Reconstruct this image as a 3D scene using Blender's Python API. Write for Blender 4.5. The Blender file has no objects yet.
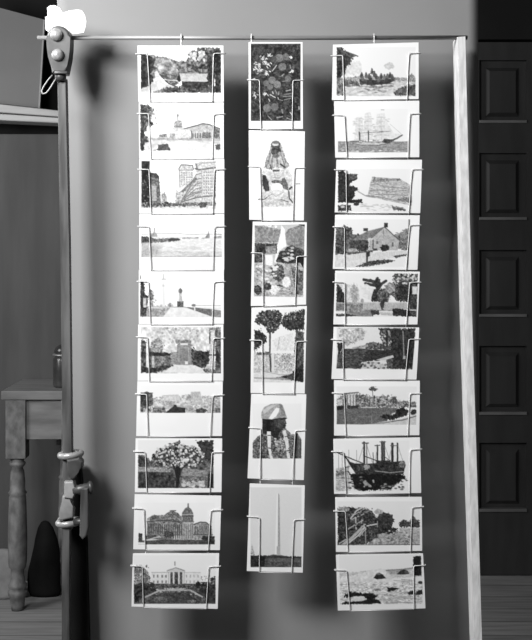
import bpy, bmesh, math, random
import numpy as np
from mathutils import Vector, Matrix

SC = bpy.context.scene
COL = SC.collection
F = 1200.0; HZ = 243.0; CH = 1.25; CD = 2.0      # focal length in px, horizon row, camera height, distance to the racks

def pt(px, py, d=CD):
    return Vector(((px-266.0)*d/F, d-CD, CH-(py-HZ)*d/F))

# ------------------------------------------------------------------ materials
def lin(v):
    c = max(0.0, min(255.0, v))/255.0
    return c/12.92 if c <= 0.04045 else ((c+0.055)/1.055)**2.4

def mat(name, v, rough=0.6, metal=0.0, v2=None, scale=8.0, bump=0.0, stretch=(1,1,1), spec=0.5, wave=None):
    m = bpy.data.materials.new(name); m.use_nodes = True
    nt = m.node_tree; b = nt.nodes['Principled BSDF']
    b.inputs['Roughness'].default_value = rough
    b.inputs['Metallic'].default_value = metal
    b.inputs['Specular IOR Level'].default_value = spec
    if v2 is None: v2 = v*0.85
    tc = nt.nodes.new('ShaderNodeTexCoord'); mp = nt.nodes.new('ShaderNodeMapping')
    mp.inputs['Scale'].default_value = stretch
    nz = nt.nodes.new('ShaderNodeTexNoise'); nz.inputs['Scale'].default_value = scale
    nz.inputs['Detail'].default_value = 5
    cr = nt.nodes.new('ShaderNodeValToRGB')
    a, c = lin(v), lin(v2)
    cr.color_ramp.elements[0].position = 0.35; cr.color_ramp.elements[1].position = 0.68
    cr.color_ramp.elements[0].color = (c, c, c, 1); cr.color_ramp.elements[1].color = (a, a, a, 1)
    L = nt.links.new
    L(tc.outputs['Object'], mp.inputs['Vector']); L(mp.outputs['Vector'], nz.inputs['Vector'])
    L(nz.outputs['Fac'], cr.inputs['Fac']); L(cr.outputs['Color'], b.inputs['Base Color'])
    if bump:
        bp = nt.nodes.new('ShaderNodeBump'); bp.inputs['Strength'].default_value = bump
        bp.inputs['Distance'].default_value = 0.002
        L(nz.outputs['Fac'], bp.inputs['Height']); L(bp.outputs['Normal'], b.inputs['Normal'])
    return m

def mat_print():
    m = bpy.data.materials.new('printed_card'); m.use_nodes = True
    nt = m.node_tree; b = nt.nodes['Principled BSDF']
    at = nt.nodes.new('ShaderNodeVertexColor'); at.layer_name = 'print'
    nt.links.new(at.outputs['Color'], b.inputs['Base Color'])
    b.inputs['Roughness'].default_value = 0.7
    b.inputs['Specular IOR Level'].default_value = 0.15
    return m

def mat_floor():
    m = bpy.data.materials.new('floor_boards'); m.use_nodes = True
    nt = m.node_tree; b = nt.nodes['Principled BSDF']; L = nt.links.new
    b.inputs['Roughness'].default_value = 0.6
    tc = nt.nodes.new('ShaderNodeTexCoord')
    mp = nt.nodes.new('ShaderNodeMapping'); mp.inputs['Scale'].default_value = (1, 1, 1)
    br = nt.nodes.new('ShaderNodeTexBrick'); br.inputs['Scale'].default_value = 1.0
    br.inputs['Brick Width'].default_value = 2.6; br.inputs['Row Height'].default_value = 0.14
    br.inputs['Mortar Size'].default_value = 0.0035
    br.inputs['Color1'].default_value = (.21, .21, .21, 1); br.inputs['Color2'].default_value = (.26, .26, .26, 1)
    br.inputs['Mortar'].default_value = (.1, .1, .1, 1)
    mp2 = nt.nodes.new('ShaderNodeMapping'); mp2.inputs['Scale'].default_value = (2.0, 22, 1)
    nz = nt.nodes.new('ShaderNodeTexNoise'); nz.inputs['Scale'].default_value = 2.2; nz.inputs['Detail'].default_value = 6
    mx = nt.nodes.new('ShaderNodeMix'); mx.data_type = 'RGBA'; mx.blend_type = 'MULTIPLY'; mx.inputs[0].default_value = 0.7
    cr = nt.nodes.new('ShaderNodeValToRGB')
    cr.color_ramp.elements[0].position = .3; cr.color_ramp.elements[1].position = .7
    cr.color_ramp.elements[0].color = (.6, .6, .6, 1); cr.color_ramp.elements[1].color = (1.25, 1.25, 1.25, 1)
    L(tc.outputs['Object'], mp.inputs['Vector']); L(mp.outputs['Vector'], br.inputs['Vector'])
    L(tc.outputs['Object'], mp2.inputs['Vector']); L(mp2.outputs['Vector'], nz.inputs['Vector'])
    L(nz.outputs['Fac'], cr.inputs['Fac'])
    L(br.outputs['Color'], mx.inputs[6]); L(cr.outputs['Color'], mx.inputs[7]); L(mx.outputs[2], b.inputs['Base Color'])
    return m

M_PRINT = mat_print()
M_WIRE = mat('nickel_wire', 216, 0.4, 0.15, 195, 40)
M_ROD = mat('steel_rod', 150, 0.5, 0.2, 115, 20, stretch=(.3, 3, 3))
M_CLOTH = mat('backdrop_cloth', 134, 0.95, 0, 128, 3.0, 0.0, spec=0.1)
M_POLE = mat('brown_wood', 94, 0.5, 0, 52, 11, 0.3, (6, 6, .7), 0.4)
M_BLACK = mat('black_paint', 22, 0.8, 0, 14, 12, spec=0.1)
M_IRON = mat('cast_iron', 84, 0.42, 0.3, 56, 30, 0.2)
M_BRASS = mat('worn_bolt_metal', 185, 0.35, 0.4, 130, 90, 0.4)
M_BRIGHT = mat('bright_casting', 172, 0.4, 0.3, 130, 30, 0.1)
M_PLANK = mat('raw_pine', 222, 0.8, 0, 192, 26, 0.5, (5, 5, 1.2), 0.2)
M_PAPER = mat('white_paper', 252, 0.9, 0, 247, 20, 0.1, spec=0.1)
M_WALL = mat('dark_plaster', 38, 0.9, 0, 30, 3, spec=0.1)
M_MOULD_LIT = mat('lit_moulding', 100, 0.45, 0, 84, 9)  # paler than the door: light on the panel ledges put into the colour
M_DOOR = mat('dark_varnish', 50, 0.5, 0, 42, 5, 0.05, (4, 4, .8), 0.25)
M_CUP = mat('dark_cupboard_wood', 80, 0.6, 0, 68, 4, 0.05, (4, 4, .6), 0.3)
M_LEDGE = mat('pale_ledge_wood', 190, 0.6, 0, 172, 8, stretch=(.8, 4, 4))
M_BOARD = mat('grey_board', 118, 0.7, 0, 108, 4)
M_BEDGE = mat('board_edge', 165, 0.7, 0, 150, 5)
M_TABLE = mat('worn_table_wood', 128, 0.55, 0, 96, 6, 0.2, (1, 5, 5), 0.4)
M_LEG = mat('turned_leg_wood', 118, 0.55, 0, 82, 14, 0.4, (3, 3, 2), 0.4)
M_JAR = mat('dark_jar', 66, 0.25, 0, 44, 14)
M_JARRIM = mat('jar_rim_metal', 165, 0.4, 0.5, 120, 60)
M_SACK = mat('pale_sacking', 135, 0.9, 0, 110, 18, 0.5)
M_CEIL = mat('ceiling_plaster', 90, 0.9, 0, 85, 3)
M_FLOOR = mat_floor()

# ------------------------------------------------------------------ mesh helpers
def obj(name, bm, m, parent=None, smooth=False):
    me = bpy.data.meshes.new(name)
    bmesh.ops.recalc_face_normals(bm, faces=bm.faces)
    bm.to_mesh(me); bm.free()
    if smooth:
        for p in me.polygons: p.use_smooth = True
    me.materials.append(m)
    o = bpy.data.objects.new(name, me); COL.objects.link(o)
    if parent: 
        o.parent = parent
        o.matrix_parent_inverse = Matrix.Translation(parent.location).inverted() if parent.type == 'EMPTY' else Matrix()
    return o

def tag(o, label, cat, group=None):
    o['label'] = label; o['category'] = cat
    if group: o['group'] = group
    return o

def thing(name, label, cat, loc=(0, 0, 0), group=None):
    o = bpy.data.objects.new(name, None); COL.objects.link(o)
    o.empty_display_size = .05; o.location = loc
    return tag(o, label, cat, group)

def struct(name, bm, m, smooth=False):
    o = obj(name, bm, m, None, smooth); o['kind'] = 'structure'; return o

def box(bm, x0, x1, y0, y1, z0, z1, bev=0.0):
    r = bmesh.ops.create_cube(bm, size=1)
    vs = r['verts']
    for v in vs:
        v.co = Vector(((x0+x1)/2+v.co.x*(x1-x0), (y0+y1)/2+v.co.y*(y1-y0), (z0+z1)/2+v.co.z*(z1-z0)))
    if bev:
        es = list({e for v in vs for e in v.link_edges})
        bmesh.ops.bevel(bm, geom=es, offset=bev, segments=2, profile=.5, affect='EDGES')
    return bm

def tube(bm, pts, r, n=8, closed=False):
    pts = [Vector(p) for p in pts]; N = len(pts); rings = []
    up = None
    for i in range(N):
        if closed: t = (pts[(i+1) % N]-pts[i-1])
        elif i == 0: t = pts[1]-pts[0]
        elif i == N-1: t = pts[-1]-pts[-2]
        else: t = (pts[i+1]-pts[i]).normalized()+(pts[i]-pts[i-1]).normalized()
        if t.length < 1e-9: t = pts[i]-pts[i-1]
        t.normalize()
        if up is None:
            up = Vector((0, 0, 1)) if abs(t.z) < .9 else Vector((0, 1, 0))
        a = up - t*up.dot(t)
        if a.length < 1e-6: a = t.orthogonal()
        a.normalize(); up = a; b = t.cross(a)
        rr = r[i] if isinstance(r, (list, tuple)) else r
        rings.append([bm.verts.new(pts[i]+a*rr*math.cos(2*math.pi*k/n)+b*rr*math.sin(2*math.pi*k/n)) for k in range(n)])
    M = N if closed else N-1
    for i in range(M):
        A, B = rings[i], rings[(i+1) % N]
        for k in range(n):
            bm.faces.new((A[k], A[(k+1) % n], B[(k+1) % n], B[k]))
    if not closed:
        bm.faces.new(rings[0]); bm.faces.new(rings[-1])
    return bm

def smoothpath(pts, k=3, rad=0.35):
    """round the inner corners of a polyline"""
    pts = [Vector(p) for p in pts]; out = [pts[0]]
    for i in range(1, len(pts)-1):
        a, b, c = pts[i-1], pts[i], pts[i+1]
        d = min((b-a).length, (c-b).length)*rad; d = min(d, .003)
        p = b+(a-b).normalized()*d; q = b+(c-b).normalized()*d
        for j in range(k+1):
            t = j/k; out.append(p*(1-t)**2+b*2*t*(1-t)+q*t*t)
    out.append(pts[-1]); return out

def prism(bm, pts, y0, y1, bev=0.0):
    """pts = (x, z) outline, extruded from y0 to y1"""
    f = [bm.verts.new((x, y0, z)) for x, z in pts]; b = [bm.verts.new((x, y1, z)) for x, z in pts]
    n = len(pts)
    bm.faces.new(f); bm.faces.new(b[::-1])
    for i in range(n):
        bm.faces.new((f[i], b[i], b[(i+1) % n], f[(i+1) % n]))
    if bev:
        es = [e for v in f for e in v.link_edges if e.other_vert(v) in f]
        bmesh.ops.bevel(bm, geom=list(set(es)), offset=bev, segments=3, profile=.5, affect='EDGES')
    return bm

def pxprism(bm, pts, d, thick, bev=0.0):
    q = [pt(x, y, d) for x, y in pts]
    return prism(bm, [(v.x, v.z) for v in q], d-CD, d-CD+thick, bev)

def lathe(bm, prof, c, n=24, axis='z', arc=None):
    rings = []
    for r, h in prof:
        ring = []
        for k in range(n):
            a = 2*math.pi*k/n
            if axis == 'z': p = (c[0]+r*math.cos(a), c[1]+r*math.sin(a), c[2]+h)
            elif axis == 'y': p = (c[0]+r*math.cos(a), c[1]+h, c[2]+r*math.sin(a))
            else: p = (c[0]+h, c[1]+r*math.cos(a), c[2]+r*math.sin(a))
            ring.append(bm.verts.new(p))
        rings.append(ring)
    for A, B in zip(rings, rings[1:]):
        for k in range(n): bm.faces.new((A[k], A[(k+1) % n], B[(k+1) % n], B[k]))
    bm.faces.new(rings[0][::-1]); bm.faces.new(rings[-1])
    return bm

# ------------------------------------------------------------------ printed pictures
def vnoise(X, Y, s, seed):
    x = X/s; y = Y/s
    xi = np.floor(x).astype(np.int64); yi = np.floor(y).astype(np.int64)
    fx = x-xi; fy = y-yi; fx = fx*fx*(3-2*fx); fy = fy*fy*(3-2*fy)
    def h(a, b):
        v = (a*374761393+b*668265263+seed*69069+12345) & 0x7fffffff
        v = ((v ^ (v >> 13))*1274126177) & 0x7fffffff
        v = v ^ (v >> 16)
        return (v & 0xffff)/65535.0
    return (h(xi, yi)*(1-fx)+h(xi+1, yi)*fx)*(1-fy)+(h(xi, yi+1)*(1-fx)+h(xi+1, yi+1)*fx)*fy

class Print:
    """greys on a grid laid over one card; coordinates are those of an enlarged view of that card"""
    def __init__(s, quad, nx, ny, seed):
        u = np.linspace(0, 1, nx+1)[None, :]; v = np.linspace(0, 1, ny+1)[:, None]
        q = [np.array(p, float) for p in quad]
        s.X = q[0][0]*(1-u)*(1-v)+q[1][0]*u*(1-v)+q[2][0]*u*v+q[3][0]*(1-u)*v
        s.Y = q[0][1]*(1-u)*(1-v)+q[1][1]*u*(1-v)+q[2][1]*u*v+q[3][1]*(1-u)*v
        s.V = np.full(s.X.shape, 246.0); s.seed = seed; s.rng = random.Random(seed)
        s.V += 3*(vnoise(s.X, s.Y, 60, seed)-.5)
        s.clip = None
    def _mix(s, d, v, n, sc, soft, al=1.0, sy=1.0):
        a = np.clip(.5-d/soft, 0, 1)*al
        if s.clip is not None: a = a*s.clip
        s.seed += 1
        val = v
        if n: val = v+n*((vnoise(s.X, s.Y*sy, sc, s.seed)-.5)*1.5+(vnoise(s.X, s.Y*sy, sc*.5, s.seed+99)-.5)*1.1)
        s.V = s.V*(1-a)+val*a
    def _sd(s, pts):
        X, Y = s.X, s.Y; D = np.full(X.shape, 1e9); ins = np.zeros(X.shape, bool); n = len(pts)
        for i in range(n):
            x0, y0 = pts[i]; x1, y1 = pts[(i+1) % n]
            ex, ey = x1-x0, y1-y0; L = ex*ex+ey*ey+1e-9
            t = np.clip(((X-x0)*ex+(Y-y0)*ey)/L, 0, 1)
            D = np.minimum(D, np.hypot(X-x0-t*ex, Y-y0-t*ey))
            if abs(ey) > 1e-9:
                ins ^= ((y0 > Y) != (y1 > Y)) & (X < ex*(Y-y0)/ey+x0)
        return np.where(ins, -D, D)
    def p(s, pts, v, n=0, sc=8, soft=3.5, rag=0, al=1.0, sy=1.0):
        d = s._sd(pts)
        if rag: s.seed += 7; d = d+rag*(vnoise(s.X, s.Y, max(5.5, rag*.75), s.seed)-.5)*2
        s._mix(d, v, n, sc, soft, al, sy)
    def r(s, x0, y0, x1, y1, v, n=0, sc=8, **k): s.p([(x0, y0), (x1, y0), (x1, y1), (x0, y1)], v, n, sc, **k)
    def e(s, cx, cy, rx, ry, v, n=0, sc=8, rag=0, soft=3.5, al=1.0):
        q = np.hypot((s.X-cx)/rx, (s.Y-cy)/ry); d = (q-1)*min(rx, ry)
        if rag: s.seed += 7; d = d+rag*(vnoise(s.X, s.Y, max(5.5, rag*.75), s.seed)-.5)*2
        s._mix(d, v, n, sc, soft, al)
    def l(s, pts, w, v, al=1.0):
        D = np.full(s.X.shape, 1e9)
        for (x0, y0), (x1, y1) in zip(pts, pts[1:]):
            ex, ey = x1-x0, y1-y0; L = ex*ex+ey*ey+1e-9
            t = np.clip(((s.X-x0)*ex+(s.Y-y0)*ey)/L, 0, 1)
            D = np.minimum(D, np.hypot(s.X-x0-t*ex, s.Y-y0-t*ey))
        s._mix(D-w/2, v, 0, 8, 3.5, al)
    def dabs(s, x0, y0, x1, y1, n, r0, r1, va, vb, asp=1.0, inside=None):
        for _ in range(n):
            x = s.rng.uniform(x0, x1); y = s.rng.uniform(y0, y1); r = s.rng.uniform(r0, r1); v = s.rng.uniform(va, vb)
            if inside and not inside(x, y): continue
            s.e(x, y, r*asp, r, v)
    def frame(s, x0, y0, x1, y1, v, **k):
        """the printed rectangle; everything after stays inside it"""
        s.p([(x0, y0), (x1, y0), (x1, y1), (x0, y1)], v, **k)
        s.clip = np.clip(.5-s._sd([(x0, y0), (x1, y0), (x1, y1), (x0, y1)])/3.0, 0, 1)
        s.warp()
    def framep(s, pts, v):
        s.p(pts, v); s.clip = np.clip(.5-s._sd(pts)/3.0, 0, 1); s.warp()
    def warp(s):
        k = 0.55 if getattr(s, 'wob', True) else 0.0
        a = 2.2*(vnoise(s.X, s.Y, 8, s.seed+301)-.5)+3*(vnoise(s.X, s.Y, 22, s.seed+303)-.5)
        b = 2.2*(vnoise(s.X, s.Y, 8, s.seed+302)-.5)+3*(vnoise(s.X, s.Y, 22, s.seed+304)-.5)
        s.X = s.X+a*k; s.Y = s.Y+b*k

def a1(d):   # covered bridge by a forest road
    d.frame(33, 42, 487, 300, 236)
    d.p([(33, 85), (60, 78), (120, 92), (180, 100), (250, 118), (330, 120), (420, 80), (487, 90), (487, 220), (33, 220)], 120, 60, 16, rag=8)
    d.p([(120, 100), (200, 105), (245, 150), (240, 195), (150, 195), (115, 150)], 150, 55, 20, rag=8)
    d.p([(295, 95), (330, 60), (360, 45), (487, 42), (487, 190), (420, 190), (300, 170)], 95, 75, 13, rag=14)
    d.dabs(300, 60, 400, 120, 40, 4, 9, 175, 235)
    d.p([(33, 85), (70, 82), (110, 110), (105, 160), (90, 190), (110, 230), (90, 255), (33, 285)], 55, 40, 18, rag=8)
    d.p([(33, 300), (33, 278), (80, 262), (105, 235), (115, 215), (110, 185), (125, 172), (150, 215), (170, 250), (230, 262), (260, 300)], 200, 22, 20)
    d.p([(100, 300), (170, 268), (270, 262), (487, 260), (487, 300)], 95, 60, 14, rag=8)
    d.p([(130, 176), (240, 200), (250, 235), (230, 262), (175, 240)], 130, 60, 10)
    for i in range(9):
        d.l([(148+i*9, 202+i*6.5), (176+i*9, 205+i*5)], 3, 60)
    d.l([(140, 195), (190, 248), (240, 268)], 5, 60)
    d.l([(150, 190), (240, 205)], 4, 70); d.l([(165, 225), (245, 232)], 4, 220)
    d.p([(250, 190), (410, 192), (418, 234), (262, 232)], 188, 14, 14)
    d.p([(236, 225), (250, 190), (262, 232), (250, 240)], 45)
    d.p([(265, 234), (415, 236), (412, 274), (300, 278), (268, 262)], 65, 35, 12)
    d.r(410, 120, 440, 260, 55, 45, 8, rag=5); d.r(455, 60, 487, 295, 50, 55, 12, rag=6)
    d.l([(380, 150), (384, 190)], 4, 60); d.l([(425, 90), (425, 235)], 5, 40)

def a2(d):   # domed capitol seen across a plaza
    d.frame(30, 36, 485, 300, 240)
    d.r(30, 222, 485, 300, 205, 22, 16)
    d.p([(100, 300), (170, 255), (260, 240), (485, 262), (485, 300)], 222, 14, 18)
    d.r(90, 226, 485, 235, 172, 30, 8)
    d.p([(135, 208), (180, 203), (186, 222), (135, 224)], 150, 45, 8)
    d.r(196, 200, 240, 225, 165, 45, 7)
    d.l([(243, 95), (243, 125)], 5, 140); d.e(243, 100, 5, 10, 130)
    d.e(246, 148, 24, 22, 168, 40, 7); d.r(226, 135, 266, 165, 175, 45, 6)
    d.r(220, 158, 270, 168, 135, 35, 6); d.r(212, 168, 275, 195, 205, 25, 8)
    d.p([(225, 195), (290, 180), (320, 225), (230, 230)], 215, 20, 9)
    d.p([(275, 175), (385, 142), (420, 148), (478, 172), (482, 228), (322, 232), (318, 190)], 188, 30, 8)
    d.l([(278, 176), (345, 158), (385, 146), (420, 152), (478, 174)], 7, 110)
    d.p([(440, 160), (480, 175), (482, 228), (442, 226)], 125, 50, 8)
    d.r(385, 196, 430, 228, 120, 55, 6)
    for x in range(325, 390, 14): d.r(x, 200, x+6, 228, 110)
    d.l([(320, 228), (320, 190)], 5, 110); d.l([(100, 236), (485, 240)], 3, 150)
    d.l([(243, 200), (243, 245)], 3, 200)
    d.p([(30, 36), (75, 38), (100, 60), (108, 95), (88, 130), (110, 155), (75, 170), (55, 195), (52, 240), (44, 298), (32, 298)], 95, 75, 11, rag=12)
    d.r(30, 36, 52, 290, 70, 45, 12, rag=5); d.p([(36, 300), (36, 180), (50, 180), (48, 300)], 55)
    d.dabs(85, 60, 125, 165, 26, 2, 5, 130, 190)
    d.p([(38, 222), (72, 216), (78, 250), (38, 256)], 85, 40, 8, rag=4)
    d.p([(130, 266), (185, 258), (196, 285), (205, 296), (100, 298), (132, 290)], 92, 25, 12, rag=3)
    d.p([(455, 265), (485, 258), (485, 294), (458, 292)], 100, 25, 10, rag=3)

def a3(d):   # city street canyon
    d.frame(36, 28, 460, 300, 240)
    d.r(36, 275, 460, 300, 215, 20, 14)
    d.p([(232, 190), (248, 205), (300, 180), (300, 275), (228, 275)], 180, 60, 7)
    d.p([(248, 72), (262, 50), (328, 55), (330, 130), (300, 165), (252, 180)], 205, 35, 8)
    d.l([(248, 74), (262, 50), (326, 54), (332, 75)], 6, 120); d.l([(252, 80), (330, 80)], 4, 130); d.l([(250, 76), (254, 180)], 4, 140)
    for y in range(92, 170, 13):
        for x in range(262, 330, 14): d.r(x, y, x+6, y+6, 150)
    d.p([(345, 72), (350, 40), (375, 28), (460, 28), (460, 275), (262, 275), (265, 240), (300, 180), (340, 130)], 205, 30, 8)
    d.l([(342, 72), (360, 78), (455, 66)], 9, 115); d.l([(345, 45), (352, 75)], 10, 110, .8)
    d.l([(350, 60), (380, 40), (460, 36)], 4, 150)
    for k in range(6):
        y = 98+k*26
        d.l([(262, 262-k*0), (345, y+8), (378, y)] if k < 1 else [(270+k*2, 255-(5-k)*4), (345, y+10), (378, y+2)], 4.5, 120)
    d.l([(268, 200), (345, 128)], 13, 110, .8)
    d.l([(265, 262), (345, 235), (460, 222)], 7, 120); d.l([(268, 240), (345, 205), (378, 196)], 6, 135)
    d.l([(378, 75), (380, 250)], 5, 170)
    for y in range(88, 226, 17):
        for x in range(388, 456, 13): d.r(x, y, x+6, y+8, 140)
    for y in range(150, 240, 20):
        for x in range(300, 374, 13): d.l([(x, y), (x+6, y-5)], 4, 140)
    d.l([(446, 60), (448, 270)], 6, 175)
    d.r(36, 28, 84, 290, 52, 35, 14); d.r(40, 28, 70, 290, 45, 30, 20)
    d.dabs(42, 100, 80, 270, 14, 2, 4, 90, 140)
    d.p([(84, 95), (120, 97), (136, 115), (148, 275), (84, 280)], 118, 45, 10)
    d.p([(84, 95), (120, 97), (136, 115), (138, 130), (84, 118)], 80, 20, 8)
    d.l([(86, 130), (140, 150)], 5, 80); d.l([(90, 200), (144, 205)], 4, 85); d.r(96, 170, 122, 255, 165, 25, 8)
    d.p([(150, 215), (165, 208), (180, 225), (182, 275), (150, 275)], 175, 55, 7)
    d.l([(168, 205), (170, 272)], 4, 140)
    d.p([(36, 262), (120, 264), (240, 266), (460, 262), (460, 280), (36, 292)], 125, 75, 6, rag=5)
    d.dabs(40, 262, 200, 284, 30, 3, 6, 45, 90); d.e(305, 272, 32, 9, 120, 50, 6, rag=3); d.e(382, 278, 22, 15, 95, 50, 6, rag=4)
    d.e(278, 280, 6, 10, 90); d.r(410, 262, 455, 282, 160, 40, 6)

def a4(d):   # wide river with distant bridge
    d.frame(36, 60, 492, 265, 244)
    d.r(36, 150, 492, 265, 222, 16, 16, sy=3)
    d.r(36, 235, 492, 265, 205, 18, 16, sy=3)
    d.p([(36, 150), (90, 150), (110, 162), (250, 160), (250, 175), (100, 186), (36, 190)], 110, 45, 10, rag=4)
    d.r(36, 152, 90, 188, 75, 40, 10, rag=3); d.p([(185, 168), (215, 158), (258, 163), (255, 171), (190, 173)], 78)
    d.p([(60, 205), (110, 190), (150, 205), (130, 262), (40, 262)], 178, 18, 16, soft=30)
    d.p([(36, 185), (80, 186), (90, 262), (36, 262)], 182, 20, 14, soft=12)
    d.l([(38, 138), (110, 134), (240, 132), (300, 138), (490, 136)], 4, 165)
    d.p([(86, 140), (105, 125), (108, 100), (114, 100), (116, 128), (128, 142), (125, 152), (88, 152)], 165, 35, 8)
    d.l([(268, 160), (355, 160)], 5, 175); d.dabs(265, 155, 400, 162, 14, 2, 4, 150, 190, 2)
    d.p([(398, 150), (412, 135), (414, 112), (420, 135), (424, 145), (420, 158), (398, 160)], 145, 25, 6)
    d.p([(440, 152), (492, 146), (492, 160), (445, 162)], 165, 35, 8); d.l([(452, 140), (490, 140)], 4, 170)
    d.l([(36, 264), (250, 264), (490, 262)], 4, 140); d.dabs(130, 205, 380, 250, 40, 1, 3, 190, 215, 6)

def a5(d):   # broad road with monument
    d.frame(30, 50, 487, 296, 244)
    d.p([(30, 240), (250, 236), (487, 240), (487, 296), (30, 296)], 228, 10, 16)
    d.p([(88, 245), (200, 242), (160, 292), (34, 293)], 165, 35, 8)
    d.p([(60, 248), (82, 244), (80, 292), (60, 292)], 165, 25, 8)
    d.p([(285, 238), (330, 240), (435, 250), (487, 258), (487, 296), (430, 290), (350, 262)], 120, 18, 12)
    d.p([(430, 252), (487, 258), (487, 296), (430, 290)], 150, 20, 12); d.l([(330, 228), (487, 230)], 3, 165)
    d.l([(30, 236), (285, 238)], 4, 150); d.dabs(120, 225, 230, 238, 18, 3, 6, 150, 200)
    d.p([(240, 205), (275, 203), (275, 238), (240, 238)], 115, 40, 7); d.p([(250, 160), (266, 160), (268, 204), (248, 204)], 195, 25, 6)
    d.e(257, 147, 11, 14, 120, 40, 6); d.l([(257, 130), (257, 145)], 4, 120)
    d.l([(162, 45), (162, 75)], 6, 185); d.l([(152, 80), (176, 80)], 5, 170); d.p([(154, 85), (168, 85), (172, 235), (156, 235)], 224); d.r(155, 110, 168, 122, 200)
    d.p([(30, 55), (34, 85), (52, 100), (60, 165), (75, 175), (70, 240), (62, 290), (30, 292)], 72, 55, 12, rag=4)
    d.r(48, 185, 66, 240, 200, 35, 7); d.r(38, 170, 46, 240, 70)
    d.e(92, 175, 14, 30, 130, 55, 7, rag=6); d.r(82, 205, 104, 240, 165, 40, 7); d.dabs(105, 180, 125, 236, 12, 2, 4, 170, 210)
    d.e(200, 225, 9, 12, 160, 30, 6); d.e(333, 228, 12, 8, 150, 30, 6); d.r(334, 240, 342, 258, 225)

def a6(d):   # tree-shaded gate and path
    d.frame(34, 28, 487, 290, 225)
    d.p([(34, 28), (487, 28), (487, 290), (34, 290)], 215, 35, 18)
    d.dabs(90, 30, 360, 120, 110, 4, 10, 160, 225)
    d.e(275, 70, 40, 42, 205, 35, 8, rag=8)
    d.p([(95, 105), (135, 90), (165, 130), (150, 190), (90, 190)], 150, 60, 10, rag=8)
    d.p([(34, 95), (70, 110), (95, 165), (150, 172), (200, 178), (218, 245), (160, 280), (34, 286)], 95, 55, 14, rag=6)
    d.p([(34, 168), (200, 176), (195, 192), (34, 195)], 55, 35, 9, rag=4)
    d.p([(95, 195), (185, 190), (190, 240), (95, 255)], 128, 55, 10)
    d.r(64, 118, 82, 270, 225, 12, 14); d.r(96, 190, 110, 262, 190, 25, 8); d.p([(38, 255), (160, 262), (120, 286), (34, 287)], 60, 40, 8, rag=4)
    d.p([(240, 128), (262, 105), (300, 108), (320, 125), (330, 240), (235, 242)], 150, 18, 12); d.r(232, 100, 318, 120, 140, 30, 8, rag=4)
    d.r(258, 120, 300, 130, 225); d.r(252, 150, 300, 222, 138, 12, 10); d.l([(250, 145), (304, 145), (304, 222)], 3, 175); d.l([(250, 145), (250, 222)], 3, 175)
    d.r(205, 170, 240, 240, 150, 30, 9, rag=4); d.r(284, 222, 300, 238, 228)
    d.p([(318, 120), (345, 158), (395, 168), (420, 160), (420, 230), (400, 252), (360, 200)], 62, 45, 12, rag=5)
    d.p([(318, 150), (345, 160), (400, 240), (395, 258), (330, 262), (322, 200)], 80, 50, 10, rag=5)
    d.p([(415, 35), (487, 30), (487, 95), (440, 80), (425, 70)], 125, 60, 10, rag=6); d.p([(455, 90), (487, 80), (487, 285), (455, 285)], 95, 55, 12, rag=4)
    d.r(425, 45, 452, 285, 205, 30, 9); d.l([(410, 185), (487, 188)], 8, 60); d.l([(424, 60), (424, 120)], 7, 70)
    d.p([(462, 150), (475, 175), (475, 230), (456, 215)], 50); d.p([(390, 262), (487, 270), (487, 290), (370, 288)], 120, 60, 8, rag=4)
    d.p([(160, 285), (230, 244), (340, 244), (380, 262), (400, 290)], 226, 10, 12)

def a7(d):   # city view over rooftops
    d.frame(58, 40, 512, 197, 240)
    d.p([(58, 130), (190, 100), (280, 95), (350, 92), (400, 100), (512, 105), (512, 197), (58, 197)], 195, 50, 9, rag=4)
    d.p([(58, 90), (95, 75), (128, 88), (132, 150), (60, 190)], 100, 45, 11); d.r(62, 95, 88, 190, 78, 40, 10)
    d.l([(62, 84), (128, 84)], 5, 80)
    d.p([(190, 100), (275, 95), (280, 130), (190, 130)], 212, 22, 7); d.l([(185, 98), (275, 96)], 3, 185)
    d.p([(345, 78), (398, 76), (415, 150), (345, 150)], 195, 20, 8); d.p([(320, 105), (345, 95), (350, 140), (320, 150)], 160, 35, 7)
    d.dabs(135, 130, 345, 168, 60, 3, 7, 170, 235, 1.8); d.dabs(330, 105, 450, 150, 30, 2, 5, 165, 220, 1.5)
    d.r(130, 165, 200, 195, 110, 75, 8, rag=4); d.r(180, 128, 240, 150, 180, 45, 7)
    d.p([(205, 192), (245, 160), (248, 150), (262, 150), (268, 164), (315, 168), (312, 197), (205, 197)], 62, 12, 10)
    d.e(400, 185, 35, 14, 78, 60, 7, rag=4); d.p([(315, 168), (380, 165), (370, 192), (320, 192)], 175, 35, 8)
    d.p([(440, 120), (512, 110), (512, 197), (440, 180)], 180, 50, 8); d.p([(480, 170), (512, 170), (512, 197), (485, 195)], 110, 40, 8)
    d.dabs(62, 150, 120, 190, 18, 3, 7, 60, 220)

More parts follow.
